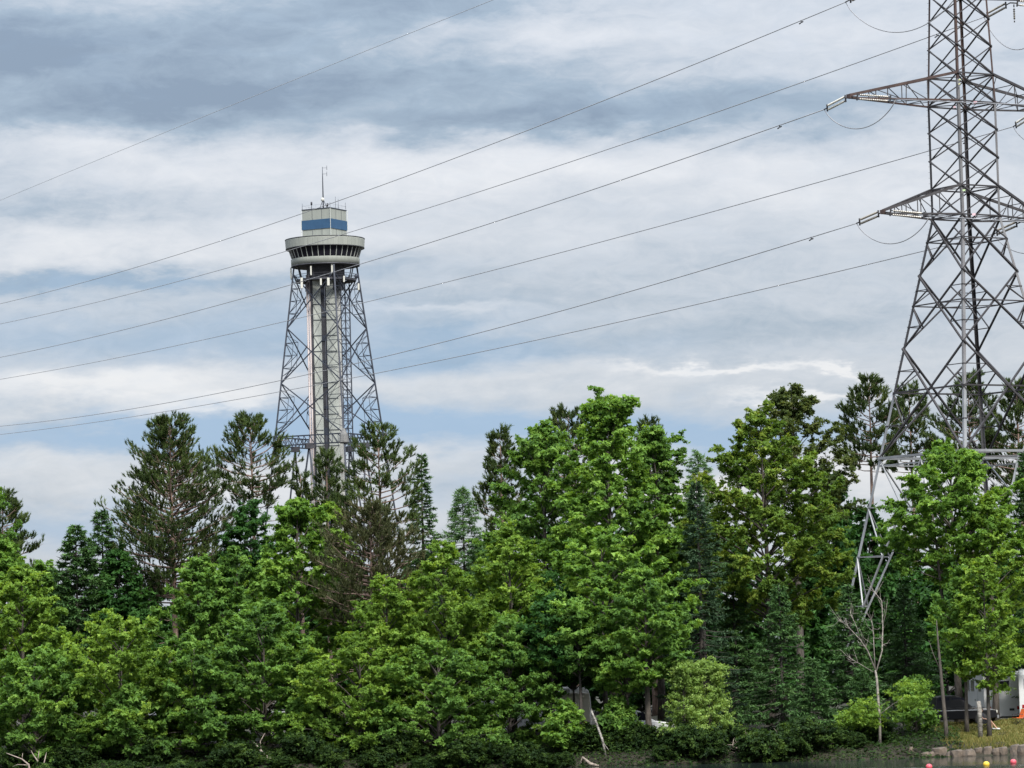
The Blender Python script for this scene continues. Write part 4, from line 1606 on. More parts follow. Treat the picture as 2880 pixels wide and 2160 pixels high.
S('pale larch between the bright maples and the yellowish poplar', 1962, 1262, 238, 98, 1650, 'larch', 25, name='larch_tree', cat='larch', blade=0.24, wide=0.024, lacy=0.5, dens=1.2, power=0.75)
B('poplar_tree', 'dark loose poplar rising behind the yellowish poplar', 2225, 1074, 241, 138, 1500, 'olive_dark', 26, prof='ovoid', leaf=0.2, dens=1.0, wild=0.25, shoots=6, flat=0.4)
B('poplar_tree', 'large yellowish olive poplar left of the pylon', 2138, 1145, 225, 200, 1760, 'olive', 27, prof='ovoid', dens=1.1, wild=0.2, leaf=0.21, flat=0.4)
PN('tufted dark pine left of the pylon leg against the sky', 2442, 1074, 285, 98, 1330, 28, open_=0.42, plume=0.52, dens=0.72)
PN('slim pine seen through the left side of the pylon', 2556, 1092, 292, 72, 1340, 29, open_=0.45, plume=0.52, dens=0.65)
PN('dark pine behind the middle of the pylon', 2722, 1062, 290, 105, 1360, 30, plume=0.52, dens=0.72)
PN('dark pine behind the right leg of the pylon at the right edge', 2858, 1080, 288, 110, 1420, 31, plume=0.52, dens=0.72)
S('dark spruce on the right edge in front of the pylon', 2880, 1262, 221, 104, 1960, 'spruce_green', 32, droop=0.34)
B('maple_tree', 'bright green maple with forked trunk in front of the pylon', 2668, 1258, 219, 164, 1640, 'maple_bright', 33, prof='round', shoots=5, stems=3, dens=0.95)
B('maple_tree', 'loose yellow green tree at right above the white trailer', 2775, 1392, 217, 112, 1900, 'yellow_green', 34, prof='ovoid', dens=0.72, wild=0.3, flat=0.9)
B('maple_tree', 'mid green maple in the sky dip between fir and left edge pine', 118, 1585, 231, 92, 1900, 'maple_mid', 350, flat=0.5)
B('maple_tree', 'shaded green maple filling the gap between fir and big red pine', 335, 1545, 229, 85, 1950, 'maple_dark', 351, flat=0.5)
# middle of the wood
B('maple_tree', 'yellow green maple filling the left edge below the pine', 60, 1590, 217, 150, 2080, 'yellow_green', 35, prof='ovoid')
B('maple_tree', 'bright young maple against the sky at the far left edge', 8, 1520, 227, 70, 1800, 'maple_bright', 36)
S('dark fir with stepped open top right of the left edge pine', 213, 1470, 228, 135, 1980, 'spruce_green', 37, name='fir_tree', cat='fir tree', droop=0.05, blade=0.26, wide=0.05, power=0.7)
S('slim fir leaning on the left side of the big red pine', 285, 1430, 230, 95, 1900, 'spruce_green', 38, name='fir_tree', cat='fir tree', droop=0.05, blade=0.26, power=0.7)
B('maple_tree', 'mid green maple in front of the bare trunk of the big red pine', 560, 1570, 218, 125, 1990, 'maple_mid', 39)
B('cedar_tree', 'dark rounded cedar below the round topped pine', 705, 1418, 229, 72, 1700, 'maple_dark', 40, leaf=0.19, dens=1.3, prof='column', bark='dark')
B('maple_tree', 'bright green maple crown below the tower foot', 835, 1402, 223, 128, 1900, 'maple_bright', 41, shoots=6)
B('birch_tree', 'yellow green birch top peeping up under the tower shaft', 930, 1420, 226, 62, 1750, 'yellow_green', 411)
B('maple_tree', 'green maple in layers left below the tower', 665, 1545, 219, 135, 1980, 'maple_mid', 42, flat=0.92)
B('birch_tree', 'yellow green birch with the highest of the pale tops in the middle', 1430, 1478, 217, 135, 1980, 'yellow_green', 43, bark='dark', leaf=0.19, flat=0.5, dens=1.2)
B('birch_tree', 'wide yellow green birch in the centre below the tower pines', 1245, 1530, 214, 160, 2050, 'yellow_green', 44, bark='dark', leaf=0.19, flat=0.5, dens=1.25)
B('birch_tree', 'lower yellow green birch left of centre', 1085, 1625, 212, 140, 2090, 'yellow_green', 45, bark='dark', leaf=0.19, flat=0.5, dens=1.2)
B('maple_tree', 'layered maple with pale upturned sprays right of centre', 1690, 1480, 214, 205, 1900, 'maple_bright', 46, flat=0.95, dens=0.95, wild=0.3)
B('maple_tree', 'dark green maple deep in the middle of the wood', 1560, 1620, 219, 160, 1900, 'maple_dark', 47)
S('dark blue green spruce between the layered maple and the poplar', 1958, 1345, 219, 118, 2030, 'spruce_blue', 48, droop=0.32)
S('blue green spruce below the yellowish poplar', 2190, 1640, 214, 125, 2110, 'spruce_green', 49, droop=0.32)
S('dense dark spruce behind the bare white birch', 2385, 1640, 215, 110, 2115, 'spruce_green', 50, droop=0.3)
S('dark spruce in the shade between the blue spruce and the poplar', 2060, 1560, 224, 100, 2060, 'spruce_green', 51)
S('shaded spruce left of the forked maple trunk', 2540, 1640, 226, 115, 2010, 'spruce_green', 52)
# along the bank
B('maple_tree', 'dense green tree at the lower left corner', 95, 1830, 211, 165, 2150, 'maple_mid', 53, prof='skirt')
B('maple_tree', 'yellow green tree with domed top at lower left', 335, 1725, 212, 190, 2150, 'yellow_green', 54, prof='skirt', leaf=0.21)
B('maple_tree', 'low spreading maple beside the thick dark trunk at lower left', 545, 1800, 211, 130, 2150, 'maple_mid', 55, prof='skirt', flat=0.92)
B('maple_tree', 'dark layered maple left of the centre bank', 735, 1690, 213, 160, 2150, 'maple_mid', 56, flat=0.92, prof='skirt')
B('birch_tree', 'rounded green birch leaning over the bank left of centre', 1010, 1790, 210, 150, 2150, 'yellow_green', 57, prof='skirt', leaf=0.18, flat=0.5, dens=1.2)
B('birch_tree', 'dense green birch over the bank at the centre', 1230, 1800, 209, 150, 2150, 'maple_mid', 58, prof='skirt', leaf=0.18, flat=0.5, dens=1.25)
B('birch_tree', 'shaded birch right of the centre with dark trunk', 1425, 1740, 212, 125, 2150, 'maple_mid', 59, leaf=0.19, bark='dark')
B('maple_tree', 'small maple with pale drooping sprays above the parked white car', 1760, 1780, 210, 105, 1940, 'maple_bright', 60, prof='round', flat=0.92, dens=0.9)
B('maple_tree', 'thin dark tree left of the parked white car', 1610, 1800, 214, 95, 1920, 'maple_dark', 61, prof='round')
B('willow_shrub', 'pale yellow green willow shrub with twin tops at the water edge', 1922, 1868, 208, 60, 2150, 'willow', 62, prof='spire', leaf=0.13, dens=0.75, cat='shrub', limbs=44, shoots=9, wild=0.4)
B('willow_shrub', 'broad pale willow shrub beside the twin topped one', 1990, 1866, 208.4, 66, 2150, 'willow', 63, prof='spire', leaf=0.13, dens=0.75, cat='shrub', limbs=44, shoots=9, wild=0.4)
S('small spruce with grey dead skirt by the brush heap', 2285, 1850, 210, 80, 2150, 'spruce_green', 64, droop=0.4)
S('young spruce beside the bare birch foot', 2420, 1880, 210, 75, 2150, 'spruce_green', 65, droop=0.34)
B('maple_tree', 'loose leafy sapling right of the bare birch', 2572, 1915, 211, 42, 2060, 'maple_mid', 66, prof='ovoid', dens=0.30, wild=0.5, shoots=5)
B('young_tree', 'slim grey stemmed young tree in front of the black pickup', 2702, 1600, 211.6, 66, 1890, 'maple_mid', 70, dens=0.5, r0=0.13, wild=0.35)
B('young_tree', 'dark stemmed tree rising behind the pale broken topped trunk', 2764, 1570, 210.6, 72, 1945, 'yellow_green', 71, dens=0.45, r0=0.13, wild=0.35, bark='dark')
B('young_tree', 'dark stemmed young tree left of the cream trailer wall', 1548, 1680, 211.5, 85, 1900, 'maple_dark', 72, dens=0.8, r0=0.14, bark='dark')
B('young_tree', 'dark stemmed young tree between the cream trailer and the leaning birch', 1626, 1690, 210.5, 78, 1895, 'maple_mid', 73, dens=0.8, r0=0.13, bark='dark', flat=0.92)
B('maple_tree', 'maple with thick grey trunk standing before the parked white car', 1810, 1610, 209.6, 105, 1900, 'maple_mid', 74, dens=0.8, r0=0.22, flat=0.92)
B('sapling', 'small bright sapling below the cream trailer wall', 1590, 1985, 209.0, 42, 2110, 'maple_bright', 75, dens=0.6, r0=0.03, cat='sapling')
B('sapling', 'leafy sapling screening the white trailer left of centre', 890, 1930, 210.5, 70, 2120, 'maple_mid', 77, dens=0.8, r0=0.03, cat='sapling')
B('sapling', 'leafy sapling under the domed yellow green tree', 365, 1930, 209.6, 85, 2140, 'maple_mid', 78, dens=0.8, r0=0.03, cat='sapling')
B('sapling', 'low leafy sapling left of the parked white car', 1735, 1975, 209.4, 40, 2090, 'maple_mid', 76, dens=0.6, r0=0.03, cat='sapling')

# the shaded depth of the wood
DEEP = [(2345, 1330, 280, 100, 'the gap between poplar and pylon'), (2440, 1420, 282, 110, 'the foot of the left pylon leg'), (150, 1640, 262, 190, 'the fir and the left edge maple'), (420, 1650, 268, 190, 'the big red pine'), (620, 1560, 262, 170, 'the round topped pine'), (800, 1580, 270, 170, 'the maples below the tower'),
        (1000, 1600, 265, 190, 'the brownish pine'), (1200, 1560, 270, 170, 'the wide centre birch'), (1370, 1540, 262, 170, 'the pale larch in the sky gap'), (1560, 1480, 268, 190, 'the left half of the bright maples'),
        (1780, 1480, 262, 190, 'the right half of the bright maples'), (2020, 1480, 266, 190, 'the dark blue green spruce'), (2330, 1420, 278, 130, 'the right flank of the yellowish poplar'), (2500, 1500, 284, 140, 'the bare white birch'),
        (2650, 1600, 246, 150, 'the forked bright maple'), (2800, 1560, 250, 150, 'the white trailer at lower right'), (1900, 1600, 250, 150, 'the layered maple on its right'), (2200, 1620, 248, 160, 'the foot of the yellowish poplar')]
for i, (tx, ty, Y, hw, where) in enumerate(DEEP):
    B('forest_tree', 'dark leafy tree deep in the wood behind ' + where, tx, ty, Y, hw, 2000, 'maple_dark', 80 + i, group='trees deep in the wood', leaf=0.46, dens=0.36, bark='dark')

# the wood goes on past both edges of the picture
EDGE = [(3010, 232, 'pine_tree', 'tall pine just beyond the right edge'), (3130, 226, 'spruce_tree', 'spruce further beyond the right edge'), (-110, 228, 'maple_tree', 'maple just beyond the left edge'), (-230, 224, 'birch_tree', 'birch further beyond the left edge')]
for px, Y, nm, lab in EDGE:
    src = next(o for o in COL.objects if o.name == nm)
    o = copy_tree(src)
    x = at(px, 1900, Y)[0]
    o.location = (x, Y, float(gz(x, Y)))
    o.rotation_euler = (0, 0, 1.9)
    tag(o, lab, src['category'], 'trees beyond the picture edges')

# low bushes along the shaded bank; three plants, repeated
bush_protos = []
for s in range(3):
    tb, v, f, tint = broadleaf(1.7, 1.15, 0.1, 300 + s, prof='round', leaf=0.17, dens=1.1, limbs=34, r0=0.03)
    bush_protos.append((tb, v, f, tint))
rngb = np.random.default_rng(77)
bush_first = [None] * 3
MARKS = [(60, 'the pale driftwood at the lower left corner'), (335, 'the domed yellow green tree'), (480, 'the thick dark trunk'), (745, 'the slanting grey dead branch'), (1010, 'the rounded green birch'),
         (1230, 'the dense centre birch'), (1430, 'the shaded birch'), (1690, 'the leaning white birch trunk'), (1960, 'the pale willow shrubs'), (2130, 'the pinkish brush heap'),
         (2280, 'the grey tangle of twigs'), (2470, 'the bare white birch')]
ORD = ['first', 'second', 'third', 'fourth', 'fifth', 'sixth', 'seventh', 'eighth', 'ninth']
seen_m = {}
NB = 38
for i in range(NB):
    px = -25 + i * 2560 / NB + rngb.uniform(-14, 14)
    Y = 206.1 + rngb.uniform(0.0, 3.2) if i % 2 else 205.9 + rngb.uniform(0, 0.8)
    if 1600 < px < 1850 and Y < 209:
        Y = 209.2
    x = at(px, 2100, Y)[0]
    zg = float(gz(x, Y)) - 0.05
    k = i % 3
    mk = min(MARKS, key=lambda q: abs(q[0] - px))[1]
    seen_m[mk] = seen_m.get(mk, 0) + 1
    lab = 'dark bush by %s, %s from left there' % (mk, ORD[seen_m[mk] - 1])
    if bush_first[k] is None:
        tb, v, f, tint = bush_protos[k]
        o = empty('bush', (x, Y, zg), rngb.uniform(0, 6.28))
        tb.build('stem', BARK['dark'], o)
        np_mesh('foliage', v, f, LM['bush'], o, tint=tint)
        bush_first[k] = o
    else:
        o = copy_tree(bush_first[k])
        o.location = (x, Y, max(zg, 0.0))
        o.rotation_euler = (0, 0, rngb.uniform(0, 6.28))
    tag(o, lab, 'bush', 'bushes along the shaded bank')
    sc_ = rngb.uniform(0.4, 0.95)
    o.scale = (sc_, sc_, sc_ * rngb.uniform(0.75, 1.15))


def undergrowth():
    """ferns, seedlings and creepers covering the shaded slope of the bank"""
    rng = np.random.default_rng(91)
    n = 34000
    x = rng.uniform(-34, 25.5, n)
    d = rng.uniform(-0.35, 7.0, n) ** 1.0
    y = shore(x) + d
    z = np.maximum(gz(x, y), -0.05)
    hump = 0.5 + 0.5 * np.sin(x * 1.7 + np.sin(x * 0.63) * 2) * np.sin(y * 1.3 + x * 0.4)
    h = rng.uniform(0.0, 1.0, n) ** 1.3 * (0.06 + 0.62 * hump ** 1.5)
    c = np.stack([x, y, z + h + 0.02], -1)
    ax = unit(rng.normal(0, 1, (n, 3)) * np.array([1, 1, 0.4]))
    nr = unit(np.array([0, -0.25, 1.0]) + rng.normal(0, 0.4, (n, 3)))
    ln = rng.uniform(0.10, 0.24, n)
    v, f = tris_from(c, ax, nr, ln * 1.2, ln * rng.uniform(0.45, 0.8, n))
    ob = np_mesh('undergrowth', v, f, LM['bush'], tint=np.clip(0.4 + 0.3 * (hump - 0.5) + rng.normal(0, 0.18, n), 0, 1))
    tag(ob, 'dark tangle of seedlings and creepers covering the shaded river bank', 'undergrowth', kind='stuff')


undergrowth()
# ------------------------------------------------------------------ bare trunks, dead wood
BARK['birch_lean'] = mat('mottled_birch_bark', (0.34, 0.32, 0.29), 0.85, color2=(0.05, 0.045, 0.04), vscale=5, vstretch=(1, 1, 2.2))
BARK['trunk_grey'] = mat('dark_grey_bark', (0.055, 0.047, 0.040), 0.9, var=0.45, vscale=3, vstretch=(4, 4, 0.7))  # a darker grey bark for the slim trunk beside the lawn
BARK['birch_bare'] = mat('bare_birch_bark', (0.30, 0.27, 0.235), 0.85, color2=(0.11, 0.10, 0.09), vscale=3, vstretch=(1, 1, 2))
def stick(name, label, cat, strokes, bark, group=None, part='trunk', thin=1.0):
    """strokes: lists of (px, py, Y, radius) - real limbs, each at its own depth"""
    first = strokes[0][0]
    b = at(first[0], first[1], first[2])
    zg = float(gz(b[0], b[1]))
    root = tag(empty(name, (b[0], b[1], zg)), label, cat, group)
    o = np.array([b[0], b[1], zg])
    for i, st in enumerate(strokes):
        pts = [at(p[0], p[1], p[2]) - o for p in st]
        if i == 0:
            pts[0][2] = -0.2
        bk = bark if isinstance(bark, str) else bark[min(i, len(bark) - 1)]
        MB().tube(pts, [p[3] * thin for p in st], 7).build(part if i == 0 else 'branch', BARK[bk], root)
    return root


def twigs_on(root, bark, seed, n, spread, z0, z1, length):
    rng = np.random.default_rng(seed)
    mb = MB()
    for _ in range(n):
        p = np.array([rng.normal(0, spread), rng.normal(0, 0.25), rng.uniform(z0, z1)])
        d = unit(np.array([rng.normal(0, 1), rng.normal(0, 0.4), rng.uniform(0.0, 1.0)]))
        l_ = length * rng.uniform(0.4, 1)
        mb.tube([p, p + d * l_ * 0.5 + rng.normal(0, 0.05, 3), p + d * l_ + rng.normal(0, 0.1, 3)], [0.014, 0.010, 0.005], 4, cap=False)
    tag(mb.build('twigs', BARK[bark], root), kind='stuff')


bb = stick('birch_tree', 'half dead white birch with bare forked branches at lower right', 'birch tree', [
    [(2476, 2132, 207.6, .17), (2474, 2020, 207.6, .14), (2466, 1910, 207.6, .12), (2462, 1885, 207.6, .10)],
    [(2462, 1885, 207.6, .09), (2440, 1830, 207.4, .07), (2420, 1800, 207.2, .055), (2385, 1762, 207.0, .03), (2356, 1740, 207.0, .015)],
    [(2464, 1890, 207.6, .085), (2481, 1830, 207.8, .07), (2483, 1760, 208.0, .055), (2480, 1690, 208.2, .04), (2446, 1648, 208.3, .016)],
    [(2461, 1880, 207.6, .06), (2458, 1820, 207.7, .045), (2455, 1760, 207.8, .03), (2448, 1740, 207.8, .014)],
    [(2420, 1800, 207.2, .045), (2410, 1765, 207.1, .03), (2391, 1722, 207.0, .014)],
    [(2458, 1815, 207.7, .03), (2430, 1795, 207.6, .018), (2418, 1770, 207.6, .01)],
    [(2483, 1760, 208.0, .03), (2492, 1720, 208.1, .02), (2496, 1685, 208.1, .01)],
    [(2456, 1890, 207.6, .04), (2420, 1868, 207.4, .025), (2392, 1852, 207.3, .012)],
    [(2474, 2010, 207.6, .06), (2505, 1985, 207.5, .04), (2540, 1962, 207.4, .02)],
], 'birch_bare', thin=0.58)
def fine_twigs(root, strokes, bark, seed, per=5):
    rng = np.random.default_rng(seed)
    o = np.array(root.location)
    mb = MB()
    for st in strokes:
        P = [at(p[0], p[1], p[2]) - o for p in st]
        for a, b in zip(P[:-1], P[1:]):
            for _ in range(per):
                p = a + (b - a) * rng.uniform(0.1, 1)
                d = unit(unit(b - a) * 0.8 + rng.normal(0, 0.6, 3))
                l_ = rng.uniform(0.35, 1.0)
                m2 = p + d * l_ * 0.5
                e = p + d * l_ + np.array([rng.normal(0, .1), 0, 0.15])
                mb.tube([p, m2, e], [0.016, 0.011, 0.005], 4, cap=False)
                mb.tube([m2, m2 + unit(d + rng.normal(0, 0.7, 3)) * l_ * 0.45], [0.010, 0.004], 4, cap=False)
    tag(mb.build('twigs', BARK[bark], root), kind='stuff')


fine_twigs(bb, [[(2440, 1830, 207.4), (2420, 1800, 207.2), (2385, 1762, 207.0), (2356, 1740, 207.0)], [(2481, 1830, 207.8), (2483, 1760, 208.0), (2480, 1690, 208.2), (2446, 1648, 208.3)],
                [(2458, 1820, 207.7), (2455, 1760, 207.8), (2448, 1740, 207.8)], [(2420, 1868, 207.4), (2392, 1852, 207.3)], [(2410, 1765, 207.1), (2391, 1722, 207.0)]], 'birch_bare', 61)
for (px, py, r, seed) in ((2440, 2010, 1.0, 401), (2565, 1962, 1.05, 402), (2398, 2030, 0.55, 403)):
    tb, v, f, tint = broadleaf(r * 1.5, r, 0.05, seed, prof='round', leaf=0.16, dens=0.28, limbs=16, r0=0.02, wild=0.6)
    c = at(px, py, 207.4)
    o = np_mesh('crown', v + np.array([0, 0, -r * 0.7]), f, LM['yellow_green'], bb, tint=tint)
    o.location = (c[0] - bb.location.x, c[1] - bb.location.y, c[2] - bb.location.z)

stick('birch_tree', 'white barked birch trunk leaning out over the bank right of centre', 'tree', [
    [(1706, 2132, 207.6, .16), (1694, 2080, 207.8, .14), (1676, 2030, 208.0, .12), (1663, 1998, 208.2, .10)],
    [(1694, 2085, 207.8, .05), (1712, 2110, 207.4, .03)]], 'birch_lean', thin=0.52)
stick('driftwood_log', 'pale broken log lying on the bank left of the leaning birch', 'log', [
    [(1624, 2112, 206.9, .05), (1640, 2130, 206.7, .08), (1660, 2148, 206.5, .10), (1684, 2154, 206.4, .07)]], 'dead', part='log')
stick('dead_branch', 'grey dead branch slanting down the bank at lower left', 'branch', [
    [(705, 2052, 208.5, .04), (716, 2090, 208.0, .06), (745, 2125, 207.4, .08), (800, 2165, 206.8, .10)],
    [(734, 2108, 207.7, .04), (732, 2085, 207.8, .03), (745, 2062, 207.9, .012)]], 'dead', part='limb')
stick('dead_branch', 'pale forked driftwood branches at the lower left corner', 'branch', [
    [(95, 2168, 206.2, .07), (80, 2150, 206.2, .06), (62, 2135, 206.3, .04), (18, 2118, 206.3, .015)],
    [(104, 2166, 206.2, .06), (106, 2140, 206.2, .045), (95, 2125, 206.2, .03), (87, 2110, 206.2, .012)],
    [(106, 2140, 206.2, .03), (110, 2112, 206.2, .015)],
    [(120, 2166, 206.2, .05), (124, 2145, 206.2, .035), (131, 2116, 206.2, .012)],
    [(62, 2135, 206.3, .025), (64, 2118, 206.3, .010)],
    [(80, 2152, 206.2, .03), (50, 2150, 206.2, .02), (36, 2156, 206.2, .01)]], 'dead', part='limb')
stick('pine_tree', 'thick dark trunk in the shade at lower left', 'tree', [
    [(478, 2110, 213.0, .34), (480, 2000, 213.0, .30), (482, 1900, 213.0, .25), (484, 1835, 213.0, .20)]], 'dark')
stick('maple_tree', 'slim grey trunk rising from the rocks beside the lawn', 'tree', [
    [(2664, 2112, 208.3, .19), (2660, 2040, 208.4, .16), (2652, 1960, 208.6, .14), (2644, 1870, 208.8, .11), (2638, 1800, 209.0, .07), (2634, 1745, 209.2, .025)],
    [(2646, 1890, 208.8, .05), (2625, 1840, 208.9, .03), (2612, 1800, 209.0, .012)]], 'trunk_grey', thin=0.78)
stick('birch_tree', 'pale broken topped trunk on the lawn hiding the seated person', 'tree', [
    [(2757, 2062, 209.9, .155), (2755, 2000, 209.9, .14), (2752, 1972, 209.9, .12)]], 'birch_lean')
# heap of dead brush by the water
rng = np.random.default_rng(31)
for (px, py, n, w, lab) in ((2130, 2128, 60, 1.5, 'pinkish grey heap of fallen brushwood at the water edge'), (2278, 2112, 80, 1.0, 'tangle of grey dead twigs under the small spruce')):
    c = at(px, py, 207.0)
    zg = float(gz(c[0], 207.0))
    root = tag(empty('brush_heap', (c[0], 207.0, zg)), lab, 'brushwood')
    big = MB()
    for _ in range(7):
        a = rng.uniform(-1, 1)
        p = np.array([a * w, rng.normal(0, .3), rng.uniform(0.05, 0.4)])
        q = p + np.array([rng.normal(0, w * .9), rng.normal(0, .3), rng.uniform(-0.1, 0.9)])
        big.tube([p, (p + q) / 2 + rng.normal(0, .12, 3), q], [.05, .035, .015], 5)
    tag(big.build('branches', BARK['dead'], root), kind='stuff')
    twigs_on(root, 'dead', 5 + n, n * 2, w * 0.7, -0.1, 0.7, 0.9)

# ------------------------------------------------------------------ rocks at the water line
rock_m = mat('shore_rock', (0.135, 0.105, 0.08), 0.85, color2=(0.06, 0.052, 0.046), vscale=2.5, bump=0.7, bscale=6)


def rock(px, py, w, h, seed, lab):
    rng = np.random.default_rng(seed)
    Y = 206.25 + rng.uniform(-0.2, 0.35)
    c = at(px, py, Y)
    w, h = w * 1.15, h * 1.3
    zg = max(0.0, float(gz(c[0], Y)))
    bm_ = []
    import bmesh
    bm = bmesh.new()
    bmesh.ops.create_icosphere(bm, subdivisions=2, radius=1)
    ph = rng.uniform(0, 6, 6)
    for v in bm.verts:
        p = v.co
        k = 1 + 0.16 * math.sin(2.3 * p.x + ph[0]) + 0.13 * math.sin(3.1 * p.y + ph[1]) + 0.12 * math.sin(2.7 * p.z + ph[2]) + rng.normal(0, .035)
        z = p.z * k
        z = min(z, 0.62 + 0.12 * p.x)
        v.co = (p.x * k * w / 2, p.y * k * w * 0.42, z * h)
    me = bpy.data.meshes.new('rock')
    bm.to_mesh(me); bm.free()
    me.materials.append(rock_m)
    o = bpy.data.objects.new('rock', me)
    COL.objects.link(o)
    o.location = (c[0], Y, zg + h * 0.12)
    o.rotation_euler = (0, 0, rng.uniform(-0.4, 0.4))
    tag(o, lab, 'rock', 'rocks along the water line')


ROCKS = [(2600, 2122, .5, .26, 'low grey rock, leftmost of the shore row'), (2640, 2118, .75, .36, 'grey rock left of the slim trunk foot'), (2670, 2114, .45, .32, 'small rock at the foot of the slim trunk'),
         (2690, 2105, .72, .40, 'tan slanting rock right of the slim trunk'), (2724, 2110, .70, .42, 'brown block shaped rock, largest of the shore row'), (2752, 2112, .36, .28, 'small dark rock between the block and the pale one'),
         (2776, 2113, .52, .30, 'pale grey rock below the broken topped trunk'), (2800, 2114, .42, .26, 'flat grey rock right of the pale one'), (2822, 2110, .55, .34, 'grey wedge rock near the right edge'),
         (2856, 2105, .62, .40, 'tan rock close to the right edge'), (2878, 2095, .55, .50, 'dark rock on the right edge above the row'), (2620, 2128, .35, .16, 'wet sliver of rock at the water left of the row'),
         (2560, 2126, .5, .22, 'dark half hidden rock under the bushes')]
for i, (px, py, w, h, lab) in enumerate(ROCKS):
    rock(px, py, w, h, 900 + i, lab)

# ------------------------------------------------------------------ buoys on the water
buoy_cols = {'pink': mat('pink_buoy', (0.50, 0.075, 0.10), 0.4), 'yellow': mat('yellow_buoy', (0.60, 0.40, 0.035), 0.4)}
for px, py, c, lab in ((2613, 2157, 'pink', 'pink float cut by the lower edge, leftmost of three'), (2774, 2150, 'yellow', 'yellow float on the river between the two pink ones'),
                       (2850, 2143.5, 'pink', 'pink float on the river nearest the right edge')):
    d = ray(px, py)
    s_ = (0.07 - CAM[2]) / d[2]
    p = CAM + d * s_
    root = tag(empty('buoy', (p[0], p[1], 0.05)), lab, 'buoy', 'floats on the river')
    MB().lathe([(0.002, -0.15), (0.10, -0.13), (0.165, -0.03), (0.175, 0.04), (0.15, 0.12), (0.09, 0.17), (0.04, 0.185), (0.002, 0.186)], n=20).build('float', buoy_cols[c], root)
    MB().lathe([(0.035, 0.18), (0.035, 0.23), (0.002, 0.235)], n=8).build('eyelet', steel_dk, root)

# ------------------------------------------------------------------ camp site: trailers, pickup, car, person, chair
white_p = mat('white_paint', (0.58, 0.59, 0.61), 0.35, var=0.04, vscale=0.6)
cream_p = mat('cream_paint', (0.76, 0.69, 0.58), 0.4)
black_p = mat('black_paint', (0.008, 0.008, 0.010), 0.35, spec=0.25)
rubber = mat('rubber', (0.02, 0.02, 0.02), 0.8)
chrome = mat('chrome', (0.6, 0.6, 0.62), 0.2, 0.9)
red_l = mat('red_lens', (0.30, 0.012, 0.015), 0.25)
glass_d = glass_t
plastic = mat('dark_plastic', (0.03, 0.03, 0.032), 0.6)


def wheel(parent, x, y, r, w, z=None):
    o = MB()
    o.lathe([(r * 0.62, -w / 2), (r * 0.93, -w / 2), (r, -w * 0.3), (r, w * 0.3), (r * 0.93, w / 2), (r * 0.62, w / 2)], n=20)
    t_ = o.build('wheel', rubber, parent)
    t_.location = (x, y, z or r)
    t_.rotation_euler = (R_(90), 0, 0)
    rim = MB().lathe([(0.02, -w * 0.42), (r * 0.25, -w * 0.45), (r * 0.6, -w * 0.36), (r * 0.63, -w * 0.5)], n=14)
    rim.lathe([(0.02, w * 0.42), (r * 0.25, w * 0.45), (r * 0.6, w * 0.36), (r * 0.63, w * 0.5)], n=14)
    rim.build('rim', chrome, t_)


def trailer(px, py_top, Y, L, rot, body, label, H=2.5, W=2.45):
    """travel trailer: rounded body, windows, door, awning rail, wheels, tail lights; local x along its length"""
    p = at(px, py_top, Y)
    zg = float(gz(p[0], Y))
    zt = p[2] - zg
    z0 = zt - H
    root = tag(empty('travel_trailer', (p[0], Y, zg), rot), label, 'trailer')
    prof = [(-L / 2, z0), (-L / 2, zt - 0.35), (-L / 2 + 0.10, zt - 0.12), (-L / 2 + 0.35, zt), (L / 2 - 0.5, zt), (L / 2 - 0.12, zt - 0.25), (L / 2, zt - 0.8), (L / 2, z0 + 0.3), (L / 2 - 0.15, z0)]
    MB().prism(prof, -W / 2, W / 2).build('body', body, root, bevel=0.05)
    for sy in (-1, 1):
        y = sy * (W / 2 + 0.012)
        for x, w in ((-L * 0.30, 0.9), (L * 0.12, 1.1), (L * 0.36, 0.6)):
            f = MB().box((x, y, zt - 0.85), (w + 0.1, 0.03, 0.72)).build('window', chrome, root)
            MB().box((x, y + sy * 0.02, zt - 0.85), (w, 0.02, 0.62)).build('pane', glass_d, f)
        d_ = MB().box((-L * 0.08, y, z0 + 1.02), (0.72, 0.04, 1.9)).build('door', white_p, root)
        MB().box((-L * 0.08 + 0.28, y + sy * 0.03, z0 + 1.0), (0.06, 0.04, 0.14)).build('handle', plastic, d_)
        MB().box((0, y, z0 + 0.55), (L * 0.98, 0.012, 0.14)).build('stripe', mat('grey_stripe', (0.25, 0.26, 0.28), 0.4), root)
        for k in (0, 1):
            wheel(root, -0.45 + k * 0.8, sy * (W / 2 - 0.16), 0.34, 0.2)
    xr = -L / 2
    MB().box((xr - 0.06, 0, z0 - 0.14), (0.12, W * 0.94, 0.12)).build('bumper', chrome, root)
    for sy in (-1, 1):
        MB().box((xr - 0.015, sy * (W / 2 - 0.30), z0 + 0.52), (0.03, 0.24, 0.2)).build('tail_light', red_l, root)
    MB().box((xr - 0.012, -W * 0.24 + 0.1, z0 + 0.42), (0.02, 0.3, 0.14)).build('number_plate', plastic, root)
    f = MB().box((xr - 0.012, 0.25, zt - 0.85), (0.03, 1.3, 0.62)).build('window', chrome, root)
    MB().box((xr - 0.03, 0.25, zt - 0.85), (0.02, 1.2, 0.54)).build('pane', glass_d, f)
    MB().box((0, 0, z0 - 0.08), (L * 0.9, W * 0.86, 0.16)).build('chassis', plastic, root)
    MB().prism([(L / 2 - 0.2, z0 - 0.1), (L / 2 + 1.1, z0 - 0.16), (L / 2 + 1.1, z0 - 0.06), (L / 2 - 0.2, z0)], -0.1, 0.1).build('drawbar', plastic, root)
    MB().box((L * 0.1, 0, zt + 0.12), (0.7, 0.6, 0.24)).build('roof_vent', white_p, root, bevel=0.04)
    return root


